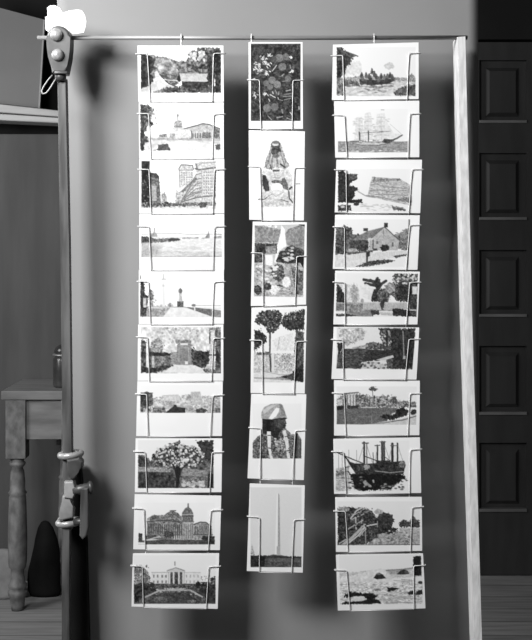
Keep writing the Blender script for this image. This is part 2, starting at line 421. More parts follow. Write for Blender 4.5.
def a8(d):   # blossoming tree in an orchard
    d.frame(46, 34, 474, 305, 232)
    d.p([(46, 118), (80, 120), (120, 150), (474, 140), (474, 305), (46, 305)], 105, 40, 16, rag=5)
    d.p([(46, 118), (80, 122), (100, 165), (46, 190)], 70, 50, 12, rag=5)
    d.p([(372, 38), (474, 34), (474, 165), (430, 150), (405, 110), (385, 70)], 62, 30, 12, rag=9)
    d.p([(46, 185), (230, 190), (230, 215), (46, 212)], 160, 40, 9, sy=3)
    d.p([(300, 192), (440, 205), (440, 240), (290, 235)], 150, 25, 12, sy=2)
    d.p([(46, 215), (200, 215), (250, 245), (255, 305), (46, 305)], 70, 35, 14); d.p([(285, 245), (470, 230), (470, 300), (285, 305)], 118, 45, 12, sy=2)
    d.p([(118, 150), (130, 110), (165, 95), (205, 70), (250, 50), (283, 34), (290, 70), (330, 66), (375, 85), (410, 110), (440, 150), (430, 190), (380, 180), (330, 175), (285, 190), (215, 195), (170, 175), (140, 182)], 95, 70, 10, rag=12)
    ins = lambda x, y: ((x-275)/150)**2+((y-125)/70)**2 < 1
    d.dabs(125, 55, 430, 190, 130, 3, 6, 40, 70, inside=ins); d.dabs(125, 55, 430, 190, 190, 3.5, 7.5, 170, 232, inside=ins)
    d.l([(200, 100), (165, 112)], 9, 205)
    d.p([(252, 200), (262, 180), (278, 180), (290, 205), (282, 245), (274, 305), (258, 305), (262, 250)], 42); d.l([(285, 205), (315, 175)], 6, 50); d.l([(258, 200), (240, 170)], 6, 50)
    d.dabs(300, 262, 420, 296, 40, 4, 9, 170, 225, 1.4); d.dabs(380, 75, 460, 120, 20, 3, 6, 35, 110)
    d.r(440, 225, 474, 305, 60, 25, 10)

def a9(d):   # domed statehouse
    d.frame(58, 60, 492, 296, 242)
    d.p([(108, 150), (140, 130), (165, 130), (205, 128), (250, 100), (290, 128), (310, 140), (310, 275), (108, 265)], 150, 50, 8)
    d.p([(125, 145), (150, 126), (178, 138), (176, 150), (125, 156)], 110, 35, 7)
    d.p([(205, 132), (222, 118), (250, 103), (285, 118), (302, 140), (205, 144)], 125, 50, 7); d.l([(240, 104), (270, 104)], 5, 95)
    d.p([(305, 140), (308, 115), (322, 92), (340, 82), (358, 95), (369, 118), (370, 140)], 120, 30, 7)
    d.l([(341, 66), (341, 88)], 7, 105); d.r(306, 122, 370, 130, 175); d.r(310, 140, 368, 165, 150, 45, 6)
    for x in range(312, 368, 9): d.r(x, 138, x+4, 162, 85)
    d.l([(306, 134), (370, 134)], 4, 80); d.l([(308, 166), (372, 166)], 5, 95); d.r(310, 168, 372, 270, 178, 30, 7)
    for x in range(316, 370, 12): d.r(x, 180, x+4, 262, 130)
    d.p([(372, 180), (400, 168), (440, 170), (475, 195), (480, 268), (372, 268)], 165, 45, 8); d.l([(374, 182), (412, 168), (445, 172), (472, 196)], 6, 90)
    for x in range(378, 470, 11): d.r(x, 192, x+5, 235, 95)
    d.l([(108, 168), (200, 158), (305, 168)], 6, 85); d.l([(200, 172), (250, 152), (300, 176)], 5, 90)
    for x in range(112, 202, 10): d.r(x, 178, x+5, 235, 85)
    for x in range(206, 304, 12): d.r(x, 182, x+5, 262, 90)
    d.l([(108, 240), (305, 245)], 4, 110); d.l([(372, 240), (478, 240)], 5, 85)
    for x in range(262, 310, 12): d.r(x, 245, x+5, 270, 215)
    d.e(232, 240, 28, 18, 82, 40, 8, rag=6); d.p([(95, 245), (160, 240), (170, 262), (100, 268)], 95, 35, 8, rag=3)
    d.p([(60, 232), (82, 232), (84, 280), (60, 280)], 70, 40, 10, rag=3)
    d.p([(58, 276), (200, 268), (492, 270), (492, 296), (58, 296)], 96, 25, 12, sy=2); d.l([(100, 272), (180, 250)], 6, 210)
    d.p([(420, 248), (492, 246), (492, 292), (420, 285)], 72, 35, 9, rag=3)
    d.r(58, 284, 100, 296, 235)

def a10(d):   # white mansion with a garden
    d.frame(34, 40, 496, 315, 236)
    d.r(34, 190, 496, 315, 92, 40, 12)
    d.p([(34, 110), (70, 95), (105, 120), (125, 160), (128, 210), (34, 215)], 150, 75, 9, rag=6); d.dabs(36, 95, 120, 190, 50, 2, 4, 60, 120)
    d.r(134, 134, 412, 200, 226, 8, 10); d.l([(134, 136), (232, 136)], 3, 165); d.l([(315, 136), (410, 136)], 3, 190)
    d.p([(222, 122), (270, 106), (322, 122), (322, 132), (222, 132)], 205); d.l([(222, 128), (270, 110), (322, 128)], 4, 140); d.l([(266, 78), (266, 95)], 7, 145)
    d.r(230, 134, 318, 202, 90, 45, 8)
    for x in (231, 254, 284, 308): d.r(x, 134, x+9, 202, 225)
    for x in (143, 165, 190, 212): d.r(x, 150, x+8, 165, 130); d.r(x, 182, x+8, 197, 135)
    for x in (328, 350, 372, 394): d.r(x, 150, x+6, 165, 175); d.r(x, 182, x+6, 197, 175)
    d.p([(34, 205), (90, 196), (150, 205), (150, 230), (90, 270), (60, 300), (34, 305)], 58, 45, 11, rag=5)
    d.p([(130, 210), (270, 200), (400, 205), (400, 225), (130, 225)], 100, 55, 8, rag=4); d.p([(200, 225), (330, 225), (300, 240), (215, 240)], 180, 40, 7, rag=3)
    d.l([(100, 275), (180, 238), (240, 236), (350, 236), (420, 274)], 9, 190); d.dabs(150, 230, 400, 262, 40, 2, 4, 130, 210, 1.6)
    d.p([(190, 250), (345, 250), (390, 312), (130, 312)], 84, 22, 12); d.e(185, 290, 40, 16, 120, 40, 9, rag=5); d.e(360, 300, 25, 10, 120, 40, 8, rag=4)
    d.e(396, 207, 14, 18, 45, 25, 8, rag=4); d.e(428, 208, 14, 17, 45, 25, 8, rag=4); d.e(138, 208, 14, 13, 55, 25, 8, rag=4)
    d.p([(400, 222), (496, 205), (496, 310), (450, 300), (430, 268)], 62, 35, 11, rag=5); d.e(484, 180, 18, 20, 70, 45, 8, rag=6); d.dabs(410, 150, 496, 200, 30, 2, 4, 130, 200)

def b1(d):   # oranges and blossom on the branch
    d.frame(74, 53, 412, 578, 55)
    d.p([(74, 53), (412, 53), (412, 578), (74, 578)], 62, 42, 14)
    for _ in range(170):
        x = d.rng.uniform(78, 408); y = d.rng.uniform(60, 575); a = d.rng.uniform(0, 3.14); L = d.rng.uniform(9, 22)
        d.l([(x, y), (x+L*math.cos(a), y+L*math.sin(a))], d.rng.uniform(4, 8), d.rng.uniform(25, 120), .8)
    for x, y, r, v in ((268, 150, 28, 125), (312, 142, 24, 115), (288, 210, 27, 120), (218, 302, 25, 128), (178, 322, 20, 115), (254, 332, 26, 132), (205, 348, 20, 118),
                    (326, 292, 22, 115), (184, 492, 27, 125), (236, 486, 26, 118), (142, 100, 28, 78), (230, 160, 20, 90), (310, 460, 16, 85), (385, 205, 16, 75), (362, 335, 18, 92), (286, 512, 15, 90)):
        d.e(x, y, r, r, v, 14, 10)
    for cx, cy, k, sp in ((160, 150, 12, 18), (205, 132, 7, 12), (125, 200, 16, 20), (140, 232, 12, 14), (185, 190, 10, 18), (102, 222, 5, 12), (180, 255, 8, 16), (105, 400, 8, 14), (172, 392, 7, 12), (346, 140, 4, 12), (350, 235, 6, 10)):
        for _ in range(k):
            x = cx+d.rng.gauss(0, sp*.6); y = cy+d.rng.gauss(0, sp*.6); a = d.rng.uniform(0, 3.14)
            d.l([(x, y), (x+10*math.cos(a), y+10*math.sin(a))], 6, d.rng.uniform(180, 245))
    for x0, y0, x1, y1 in ((205, 400, 240, 420), (240, 370, 252, 395), (225, 395, 222, 380), (300, 400, 350, 392), (295, 412, 350, 410), (300, 436, 345, 425), (265, 380, 262, 400), (270, 435, 290, 440), (258, 420, 262, 432), (195, 430, 202, 445),
                           (315, 375, 345, 368), (340, 520, 358, 545), (285, 500, 290, 525), (190, 545, 215, 570), (250, 555, 290, 550), (100, 290, 80, 300), (220, 240, 248, 200), (290, 310, 320, 305), (285, 270, 300, 260), (400, 480, 402, 500), (130, 440, 140, 460), (345, 220, 340, 200), (320, 560, 350, 570)):
        d.l([(x0, y0), (x1, y1)], 6, d.rng.uniform(140, 215))

def b2(d):   # seated figure with long hair and shawl, pale vignette
    d.frame(120, 70, 372, 545, 242, soft=12)
    d.p([(150, 300), (165, 290), (190, 300), (320, 285), (350, 340), (365, 515), (300, 500), (120, 495), (150, 440)], 215, 30, 12, rag=6)
    d.p([(160, 465), (250, 430), (330, 470), (350, 535), (140, 540)], 205, 40, 9, rag=6)
    d.p([(238, 98), (262, 104), (280, 140), (292, 180), (308, 225), (330, 268), (300, 290), (250, 275), (200, 290), (160, 280), (172, 225), (195, 170), (208, 120)], 165, 55, 10, rag=4)
    for k in range(16):
        x = 175+k*9; d.l([(218+k*3.2, 150), (x, 285-abs(8-k))], 4, d.rng.choice((110, 140, 205, 225)), .8)
    d.e(237, 128, 30, 30, 105, 25, 8); d.e(236, 122, 22, 12, 215); d.e(238, 110, 22, 10, 130)
    d.e(240, 168, 33, 34, 82, 40, 7); d.e(262, 188, 11, 16, 165, 40, 6); d.l([(215, 158), (262, 156)], 6, 55); d.l([(238, 160), (236, 182)], 4, 130)
    d.e(238, 200, 22, 14, 120, 30, 7); d.l([(270, 255), (300, 278)], 10, 80); d.l([(200, 260), (210, 290)], 8, 95)
    d.e(242, 330, 36, 28, 205, 40, 7); d.p([(215, 292), (265, 290), (262, 305), (220, 306)], 105, 30, 7); d.e(243, 372, 34, 12, 110, 40, 7); d.l([(222, 345), (262, 345)], 4, 150)
    d.p([(148, 322), (172, 330), (190, 370), (198, 430), (170, 440), (150, 400)], 70, 30, 10, rag=4)
    d.p([(280, 350), (300, 345), (320, 390), (325, 430), (295, 420), (272, 385)], 115, 30, 9, rag=4)
    d.e(245, 412, 38, 32, 242, 8, 9); d.e(240, 455, 50, 30, 222, 25, 8)
    d.l([(330, 420), (345, 408)], 12, 70); d.l([(325, 435), (328, 480), (358, 518)], 8, 80); d.l([(122, 490), (160, 490), (180, 476)], 6, 85)
    d.l([(185, 470), (215, 455)], 4, 130); d.l([(272, 490), (320, 505)], 6, 120); d.l([(200, 440), (240, 470), (290, 440)], 4, 165)
    d.clip = None
    d.e(88, 366, 8, 8, 228); d.r(372, 382, 402, 390, 165)

def b3(d):   # waterfall in a rocky gorge
    d.framep([(98, 62), (432, 55), (420, 540), (92, 535)], 200)
    d.p([(92, 60), (165, 66), (270, 90), (255, 175), (100, 180)], 150, 35, 14, rag=5)
    for k in range(22): x = 110+k*7; d.l([(x, 100+abs(k-11)*2), (x-8, 165)], 3, d.rng.uniform(120, 185), .6)
    d.p([(140, 52), (250, 60), (255, 85), (190, 72), (150, 70)], 210, 55, 8, rag=5)
    d.p([(300, 120), (320, 88), (400, 60), (432, 52), (430, 260), (360, 215), (310, 190)], 148, 30, 14)
    for k in range(16): d.l([(310+k*8, 190-k*2), (335+k*8, 110-k*3)], 3, d.rng.uniform(120, 175), .6)
    d.l([(395, 55), (430, 64)], 9, 55)
    d.p([(275, 60), (300, 90), (300, 120), (310, 200), (260, 235), (248, 310), (228, 310), (250, 190), (272, 110)], 240, 8, 12)
    d.p([(98, 180), (248, 182), (248, 250), (150, 255), (96, 258)], 88, 60, 12, rag=3)
    d.p([(165, 205), (240, 200), (240, 250), (170, 255)], 150, 35, 10); d.p([(108, 200), (165, 185), (172, 245), (110, 245)], 60, 45, 10)
    d.p([(262, 240), (310, 205), (350, 195), (395, 215), (432, 230), (425, 330), (360, 330), (240, 305), (252, 270)], 72, 50, 10, rag=4)
    d.dabs(280, 205, 360, 300, 24, 4, 8, 140, 225, 1.7); d.l([(255, 285), (330, 260)], 7, 35)
    d.p([(168, 262), (218, 258), (218, 330), (240, 380), (180, 375)], 238, 8, 10)
    d.p([(96, 258), (165, 258), (160, 310), (95, 312)], 85, 50, 9)
    d.r(388, 275, 425, 365, 35, 15, 10)
    d.p([(96, 310), (200, 330), (400, 310), (425, 350), (425, 535), (92, 535)], 178, 40, 12)
    d.p([(205, 345), (250, 315), (290, 335), (300, 400), (265, 440), (230, 425), (200, 385)], 105, 60, 11, rag=6)
    d.p([(340, 330), (425, 370), (420, 530), (370, 520), (355, 430)], 120, 60, 12, rag=5); d.p([(96, 350), (160, 340), (150, 430), (96, 440)], 165, 50, 9)
    d.e(310, 440, 28, 38, 236, 20, 8, rag=5); d.e(232, 492, 36, 32, 232, 25, 8, rag=5); d.dabs(100, 330, 250, 450, 36, 5, 11, 195, 240, 1.3)
    d.e(185, 470, 25, 24, 68, 35, 8, rag=4); d.e(118, 492, 26, 32, 72, 55, 8, rag=5); d.e(178, 465, 8, 8, 130)
    d.l([(250, 462), (280, 468)], 9, 60); d.l([(280, 500), (330, 490)], 8, 100); d.dabs(250, 480, 370, 530, 24, 4, 8, 120, 220, 1.5)
    d.p([(200, 525), (420, 525), (420, 540), (200, 540)], 190, 30, 8)

def b4(d):   # palms along a sunny avenue
    d.framep([(98, 55), (442, 46), (432, 548), (92, 545)], 238)
    d.r(90, 350, 440, 480, 205, 38, 9)
    d.r(90, 480, 440, 550, 222, 10, 12)
    d.p([(104, 135), (110, 95), (150, 62), (200, 52), (260, 60), (290, 90), (275, 150), (250, 200), (205, 215), (180, 195), (170, 160), (130, 155)], 72, 55, 10, rag=11)
    d.dabs(120, 70, 270, 195, 45, 2, 5, 120, 190)
    d.p([(280, 130), (290, 100), (330, 75), (442, 48), (438, 190), (330, 192), (290, 165)], 66, 40, 10, rag=9); d.dabs(300, 65, 435, 120, 40, 2, 5, 120, 175)
    d.p([(96, 190), (130, 192), (178, 230), (180, 275), (150, 290), (110, 325), (96, 325)], 62, 45, 10, rag=8)
    d.l([(205, 200), (203, 355), (210, 470)], 11, 78); d.l([(212, 385), (213, 465)], 7, 110)
    d.p([(112, 345), (205, 335), (215, 360), (115, 360)], 100, 50, 8, rag=5); d.l([(100, 330), (102, 350)], 5, 110)
    d.p([(225, 260), (280, 230), (360, 210), (370, 330), (230, 330)], 226, 18, 9, rag=6); d.l([(270, 240), (256, 320)], 5, 185)
    d.p([(378, 190), (435, 205), (432, 420), (380, 470), (370, 330)], 92, 50, 10, rag=5)
    d.r(225, 350, 370, 470, 200, 55, 7, rag=4); d.r(284, 362, 340, 405, 165, 55, 7, rag=5); d.r(215, 350, 232, 470, 225); d.dabs(230, 400, 370, 478, 50, 2, 5, 130, 235)
    d.dabs(100, 370, 200, 450, 36, 3, 6, 165, 235); d.l([(150, 470), (280, 495), (350, 490)], 4, 165)
    d.p([(345, 490), (400, 465), (432, 450), (432, 545), (370, 535), (200, 520), (270, 510)], 72, 35, 9, rag=4); d.p([(95, 512), (200, 514), (280, 512), (370, 532), (95, 520)], 165)
    d.p([(360, 470), (432, 420), (432, 545), (385, 535)], 50, 45, 9, rag=5)

def b5(d):   # profile portrait of a man in a headscarf and beadwork
    d.frame(84, 90, 410, 456, 240, soft=4)
    d.p([(84, 350), (115, 310), (150, 290), (150, 200), (300, 250), (340, 290), (370, 320), (385, 290), (410, 330), (410, 456), (84, 456)], 112, 75, 10, rag=3)
    d.p([(148, 190), (220, 185), (300, 185), (305, 240), (275, 262), (255, 300), (235, 330), (200, 290), (150, 290)], 48, 25, 10)
    d.p([(225, 200), (290, 185), (302, 190), (306, 240), (282, 252), (262, 270), (225, 270)], 72, 20, 8)
    d.p([(290, 180), (316, 186), (302, 198), (312, 224), (300, 230), (304, 248), (288, 256), (282, 200)], 68)
    d.p([(236, 205), (270, 192), (288, 200), (286, 240), (262, 255), (240, 240)], 92, 20, 9)
    d.p([(286, 195), (300, 192), (306, 216), (294, 222)], 100); d.l([(270, 197), (292, 193)], 5, 30); d.l([(290, 236), (306, 236)], 4, 28); d.l([(268, 222), (284, 232)], 4, 50); d.l([(246, 206), (252, 232)], 4, 45)
    d.l([(285, 187), (308, 187)], 5, 35)
    d.p([(142, 190), (142, 150), (160, 115), (205, 92), (240, 90), (262, 82), (285, 100), (298, 140), (312, 180), (250, 188), (205, 194)], 172, 22, 12)
    d.p([(190, 188), (215, 150), (240, 118), (262, 120), (258, 145), (240, 175), (212, 194)], 242); d.p([(150, 135), (210, 100), (240, 100), (190, 135), (160, 160)], 205)
    d.p([(262, 95), (282, 100), (298, 140), (305, 172), (275, 170)], 145, 22, 8)
    d.p([(175, 200), (200, 195), (205, 270), (198, 300), (180, 290)], 30); d.p([(238, 240), (268, 262), (245, 345), (226, 330)], 52)
    d.p([(180, 275), (205, 275), (206, 395), (220, 456), (200, 456), (185, 380)], 232, 12, 9); d.l([(186, 300), (206, 302)], 6, 75); d.l([(190, 385), (212, 388)], 7, 75)
    d.p([(282, 268), (305, 265), (322, 340), (335, 456), (316, 456), (300, 350)], 228, 12, 9); d.l([(300, 310), (326, 305)], 6, 80); d.l([(312, 405), (336, 400)], 7, 75)
    d.dabs(230, 320, 300, 400, 50, 3, 6, 150, 225, 1.3); d.dabs(210, 400, 310, 450, 40, 3, 6, 60, 190); d.dabs(90, 330, 175, 450, 60, 3, 6, 55, 165)
    d.dabs(325, 290, 365, 440, 34, 3, 6, 70, 180); d.r(370, 285, 385, 456, 45, 25, 8)
    for k in range(9): d.l([(384+k*3, 300+k*6), (375+k*4, 440)], 3, d.rng.uniform(45, 130))
    d.l([(84, 360), (150, 310)], 4, 80)

def b6(d):   # tall obelisk
    d.wob = False; d.frame(70, 48, 410, 580, 226)
    d.p([(70, 500), (150, 508), (410, 510), (410, 580), (70, 580)], 92, 28, 12, sy=2)
    d.p([(70, 500), (240, 502), (410, 508), (410, 520), (70, 515)], 66, 30, 8, rag=4)
    d.r(190, 520, 400, 545, 112, 20, 10); d.p([(70, 510), (170, 510), (160, 575), (70, 578)], 52, 28, 10, rag=3)
    d.p([(72, 500), (74, 455), (82, 428), (92, 470), (102, 500)], 185, 55, 6, rag=5)
    d.p([(246, 92), (254, 84), (254, 500), (232, 504), (240, 250)], 240); d.p([(254, 86), (264, 100), (268, 504), (252, 504)], 172)
    d.p([(200, 500), (220, 494), (285, 500), (285, 506), (200, 506)], 100); d.p([(245, 440), (268, 440), (268, 500), (245, 500)], 185)

def c1(d):   # crowded rowing boat, painted scene
    d.frame(48, 52, 495, 330, 236)
    d.r(48, 225, 495, 330, 205, 28, 14, sy=2)
    d.e(100, 170, 80, 45, 218, 16, 16, rag=12); d.e(345, 160, 28, 20, 205, 14, 10, rag=5); d.e(170, 170, 20, 40, 220, 12, 10, rag=5)
    d.p([(110, 225), (180, 215), (250, 215), (495, 232), (495, 245), (110, 245)], 165, 45, 8, rag=5)
    d.p([(48, 52), (78, 52), (100, 78), (165, 104), (130, 112), (128, 150), (105, 165), (95, 205), (48, 232)], 80, 50, 10, rag=5)
    d.l([(95, 75), (168, 104)], 6, 90); d.l([(78, 70), (140, 120)], 8, 100); d.r(50, 130, 75, 225, 50, 30, 8)
    d.p([(48, 225), (90, 235), (170, 245), (180, 275), (95, 275), (48, 300)], 110, 50, 9, rag=5); d.r(48, 235, 95, 325, 125, 60, 10, rag=4)
    d.p([(176, 235), (190, 232), (240, 240), (375, 232), (375, 245), (330, 265), (260, 270), (205, 275), (180, 262)], 72, 28, 9)
    for x, y in ((190, 205), (195, 222), (215, 205), (232, 212), (248, 185), (262, 200), (272, 212), (300, 210), (318, 215), (335, 212), (350, 205), (362, 215), (240, 225), (285, 228), (330, 228)):
        d.e(x, y+10, 9, 14, 80+((x*7) % 70)); d.e(x, y-4, 5, 6, 110)
    d.l([(247, 175), (250, 200)], 6, 80); d.l([(235, 205), (262, 188)], 4, 70)
    d.l([(240, 250), (370, 262)], 4, 70); d.l([(190, 272), (230, 300)], 4, 110); d.l([(250, 270), (305, 296)], 4, 120); d.p([(185, 272), (330, 268), (300, 290), (210, 292)], 150, 40, 8, rag=4)
    d.dabs(110, 265, 400, 325, 60, 3, 7, 190, 240, 2.5); d.dabs(180, 270, 360, 310, 25, 1.5, 3, 110, 150, 4)
    d.p([(372, 310), (400, 285), (440, 270), (495, 262), (495, 328), (375, 326)], 98, 45, 9, rag=5); d.e(472, 225, 16, 22, 150, 40, 7, rag=4)

def c2(d):   # four-masted sailing ship
    d.frame(52, 70, 424, 300, 240)
    d.r(52, 242, 424, 300, 158, 26, 12, sy=3)
    for cx, w, y0 in ((165, 26, 115), (212, 26, 92), (280, 34, 95)):
        for k in range(6):
            y = y0+k*24; d.p([(cx-w*(.6+k*.08), y), (cx+w*(.6+k*.08), y-4), (cx+w*(.7+k*.08), y+20), (cx-w*(.7+k*.08), y+20)], 224, 14, 8); d.l([(cx-w*(.6+k*.1), y+21), (cx+w*(.7+k*.1), y+18)], 2.5, 185, .8)
    d.p([(300, 120), (350, 200), (395, 205), (345, 225), (310, 225)], 226, 10, 9)
    d.dabs(135, 120, 330, 215, 80, 1.5, 3, 185, 215, 2.5); d.l([(283, 74), (297, 74)], 5, 180)
    for x, y in ((168, 195), (213, 188), (282, 110), (165, 120), (212, 95)): d.l([(x, y), (x+2, 240)], 4 if y > 150 else 1.5, 110 if y > 150 else 190)
    d.l([(165, 198), (330, 188)], 3, 140); d.e(286, 190, 6, 4, 130); d.l([(165, 190), (168, 235)], 5, 95); d.l([(214, 188), (214, 240)], 5, 90)
    d.p([(128, 250), (290, 248), (345, 240), (330, 252), (270, 262), (160, 262)], 205, 15, 9); d.l([(130, 254), (180, 262), (270, 262), (330, 250)], 4, 110)
    d.p([(285, 245), (298, 228), (345, 232), (390, 208), (396, 212), (345, 242), (325, 252), (295, 250)], 88, 35, 7)
    d.l([(340, 236), (396, 208)], 4, 100); d.l([(395, 208), (330, 150)], 2, 195)
    d.dabs(140, 236, 290, 250, 26, 2, 4, 120, 200, 1.5); d.p([(110, 240), (165, 238), (165, 248), (130, 250)], 130)
    d.dabs(60, 288, 420, 300, 30, 2, 4, 120, 235, 2.5)

def c3(d):   # breakers on a rocky shore
    d.frame(52, 70, 446, 300, 238)
    d.p([(235, 110), (385, 122), (446, 160), (446, 265), (300, 235), (210, 215), (222, 150)], 192, 38, 10, sy=2.5)
    d.p([(240, 112), (300, 122), (380, 120), (392, 132), (320, 136), (236, 140)], 150, 50, 8, rag=4)
    for pts in (((225, 155), (260, 150), (300, 165), (440, 175)), ((220, 185), (280, 180), (330, 192), (440, 180)), ((205, 210), (300, 225), (380, 240), (440, 222)), ((160, 190), (205, 214), (250, 222)), ((250, 205), (330, 205), (420, 210)), ((370, 235), (410, 240), (446, 225))):
        d.l(list(pts), 6, 150, .75)
    d.p([(365, 230), (446, 215), (446, 250), (380, 240)], 140, 40, 8, rag=3)
    d.p([(52, 82), (80, 78), (105, 95), (155, 98), (156, 120), (120, 142), (110, 155), (160, 168), (162, 182), (142, 190), (140, 210), (128, 232), (180, 232), (184, 250), (110, 248), (52, 248)], 55, 25, 10, rag=4)
    d.p([(108, 96), (155, 98), (154, 118), (110, 135)], 95, 50, 8, rag=3); d.e(150, 256, 14, 9, 60, 20, 6)
    d.p([(52, 262), (120, 260), (124, 290), (52, 295)], 70, 60, 8, rag=4); d.e(78, 270, 12, 7, 200)
    d.p([(335, 262), (410, 280), (416, 294), (350, 288)], 120, 60, 7, rag=4); d.dabs(170, 255, 330, 292, 30, 1.5, 3, 185, 220, 3)
    d.l([(180, 268), (240, 268)], 5, 190)

def c4(d):   # farmhouse behind a fence
    d.framep([(42, 50), (436, 50), (426, 302), (36, 305)], 236)
    d.p([(40, 100), (90, 80), (120, 95), (135, 130), (165, 130), (190, 140), (190, 215), (38, 235)], 100, 50, 9, rag=8)
    d.p([(350, 130), (390, 115), (432, 95), (430, 215), (345, 205)], 130, 55, 9, rag=8)
    d.p([(128, 160), (205, 112), (300, 90), (378, 160), (370, 215), (215, 215), (210, 158)], 185, 15, 10)
    d.p([(122, 162), (205, 115), (300, 90), (225, 155), (130, 162)], 135, 14, 9); d.l([(300, 90), (240, 140), (225, 155)], 5, 120)
    d.l([(302, 92), (380, 162)], 6, 110)
    d.r(298, 68, 318, 92, 62, 20, 6); d.r(188, 96, 212, 112, 80, 25, 6)
    d.p([(120, 162), (215, 160), (215, 215), (120, 215)], 82, 45, 8); d.r(236, 155, 242, 208, 80); d.r(212, 152, 220, 212, 215); d.r(214, 150, 240, 158, 215)
    d.r(255, 165, 266, 180, 120); d.r(338, 172, 348, 195, 110); d.l([(295, 105), (296, 135)], 4, 135); d.r(286, 165, 294, 180, 205)
    d.e(302, 202, 24, 18, 55, 25, 8, rag=4); d.e(185, 190, 32, 30, 70, 40, 9, rag=6); d.r(240, 205, 262, 216, 80, 20, 6); d.e(128, 215, 28, 14, 175, 30, 8, rag=4)
    d.p([(100, 225), (240, 215), (240, 228), (100, 238)], 105, 50, 7, rag=3)
    d.p([(38, 240), (100, 238), (150, 303), (36, 305)], 218, 14, 12); d.p([(40, 170), (92, 185), (90, 235), (38, 238)], 85, 50, 9, rag=4)
    d.p([(92, 240), (215, 225), (430, 215), (428, 240), (225, 275), (150, 298)], 222, 12, 8)
    for x in range(100, 425, 9): d.l([(x, 238-(x-100)*.06), (x+1, 262-(x-100)*.08)], 1.8, 195, .8)
    d.p([(202, 225), (222, 222), (222, 245), (212, 250), (212, 292), (204, 292)], 62, 20, 6)
    d.p([(150, 300), (215, 272), (300, 262), (355, 268), (330, 280), (240, 295), (190, 303)], 88, 50, 7, rag=4); d.p([(348, 245), (420, 232), (424, 242), (360, 255)], 95, 40, 7, rag=3)
    d.l([(432, 50), (426, 290)], 7, 85)

def c5(d):   # tropical garden with white fence
    d.framep([(46, 42), (478, 46), (470, 276), (40, 274)], 234)
    d.p([(60, 100), (130, 105), (160, 120), (170, 195), (60, 200)], 215, 20, 12, rag=6); d.e(140, 155, 20, 50, 175, 30, 9, rag=7)
    d.p([(46, 100), (62, 110), (88, 160), (90, 200), (44, 205)], 58, 35, 9, rag=4)
    d.p([(340, 50), (380, 42), (478, 48), (474, 200), (370, 195), (330, 150), (350, 110)], 88, 60, 8, rag=9); d.dabs(345, 50, 470, 100, 45, 3, 6, 170, 230); d.r(375, 105, 430, 185, 62, 35, 8, rag=5)
    for pts in (((265, 130), (250, 90), (190, 78)), ((265, 130), (262, 72)), ((262, 135), (285, 100), (308, 84)), ((250, 110), (200, 98)), ((262, 110), (225, 80))): d.l(list(pts), 15, 72)
    d.e(262, 95, 18, 25, 60, 25, 7, rag=4); d.r(228, 125, 275, 195, 60, 30, 8, rag=5); d.e(295, 165, 35, 40, 95, 60, 8, rag=6); d.e(330, 120, 30, 25, 165, 45, 8, rag=6)
    d.p([(170, 110), (205, 100), (245, 125), (225, 190), (180, 165)], 226, 10, 9)
    d.r(40, 198, 475, 245, 170, 22, 9); d.r(44, 205, 100, 240, 128, 30, 8); d.r(100, 205, 185, 262, 150, 45, 9)
    for x in range(190, 430, 8): d.l([(x, 198), (x, 235)], 3, 215)
    d.l([(190, 200), (430, 200)], 3, 215); d.e(288, 210, 12, 26, 70, 25, 7, rag=3); d.e(182, 190, 8, 12, 170)
    d.p([(42, 262), (90, 258), (190, 272), (42, 274)], 80, 35, 8, rag=3); d.p([(105, 258), (235, 235), (240, 274), (180, 274)], 150, 18, 10)
    d.p([(230, 240), (270, 240), (275, 262), (232, 268)], 80, 35, 8, rag=4); d.p([(275, 250), (350, 252), (350, 270), (280, 266)], 195, 20, 8)
    d.p([(340, 232), (420, 235), (470, 245), (470, 275), (350, 272)], 58, 28, 8, rag=4); d.r(435, 100, 474, 272, 75, 40, 8, rag=3); d.r(448, 115, 474, 155, 222, 10, 8); d.l([(435, 240), (470, 240)], 6, 215)

def c6(d):   # pond with trees and reflections
    d.framep([(46, 30), (466, 32), (448, 252), (44, 248)], 225)
    d.p([(60, 32), (180, 30), (205, 60), (180, 95), (95, 130), (60, 95)], 188, 50, 10, rag=9)
    d.p([(270, 30), (466, 32), (448, 252), (330, 240), (300, 190), (300, 130), (280, 80)], 80, 55, 9, rag=10); d.dabs(280, 45, 350, 130, 40, 3, 6, 120, 205)
    d.r(335, 40, 460, 250, 58, 32, 9, rag=5); d.l([(312, 50), (314, 170)], 9, 45); d.l([(398, 50), (404, 190)], 6, 150); d.r(398, 180, 412, 196, 190)
    d.p([(200, 115), (240, 105), (300, 120), (330, 145), (200, 145)], 100, 50, 8, rag=5); d.p([(130, 135), (210, 118), (215, 130), (130, 150)], 165, 25, 8)
    d.p([(200, 145), (350, 150), (345, 175), (270, 205), (180, 212)], 62, 22, 9, sy=2)
    d.p([(80, 142), (210, 140), (180, 212), (160, 246), (44, 248), (50, 180)], 88, 35, 12, sy=2)
    d.p([(48, 112), (80, 110), (80, 135), (52, 180)], 52, 25, 8, rag=3)
    d.p([(255, 200), (345, 174), (350, 188), (300, 204)], 206, 10, 8)
    d.p([(180, 215), (245, 204), (270, 215), (320, 235), (330, 250), (170, 248)], 205, 20, 9, rag=4); d.dabs(165, 215, 320, 250, 22, 3, 6, 70, 150, 1.5)
    d.p([(310, 205), (345, 195), (345, 250), (315, 240)], 95, 50, 8, rag=4); d.p([(130, 250), (165, 235), (190, 215), (180, 240), (150, 250)], 70, 25, 7)

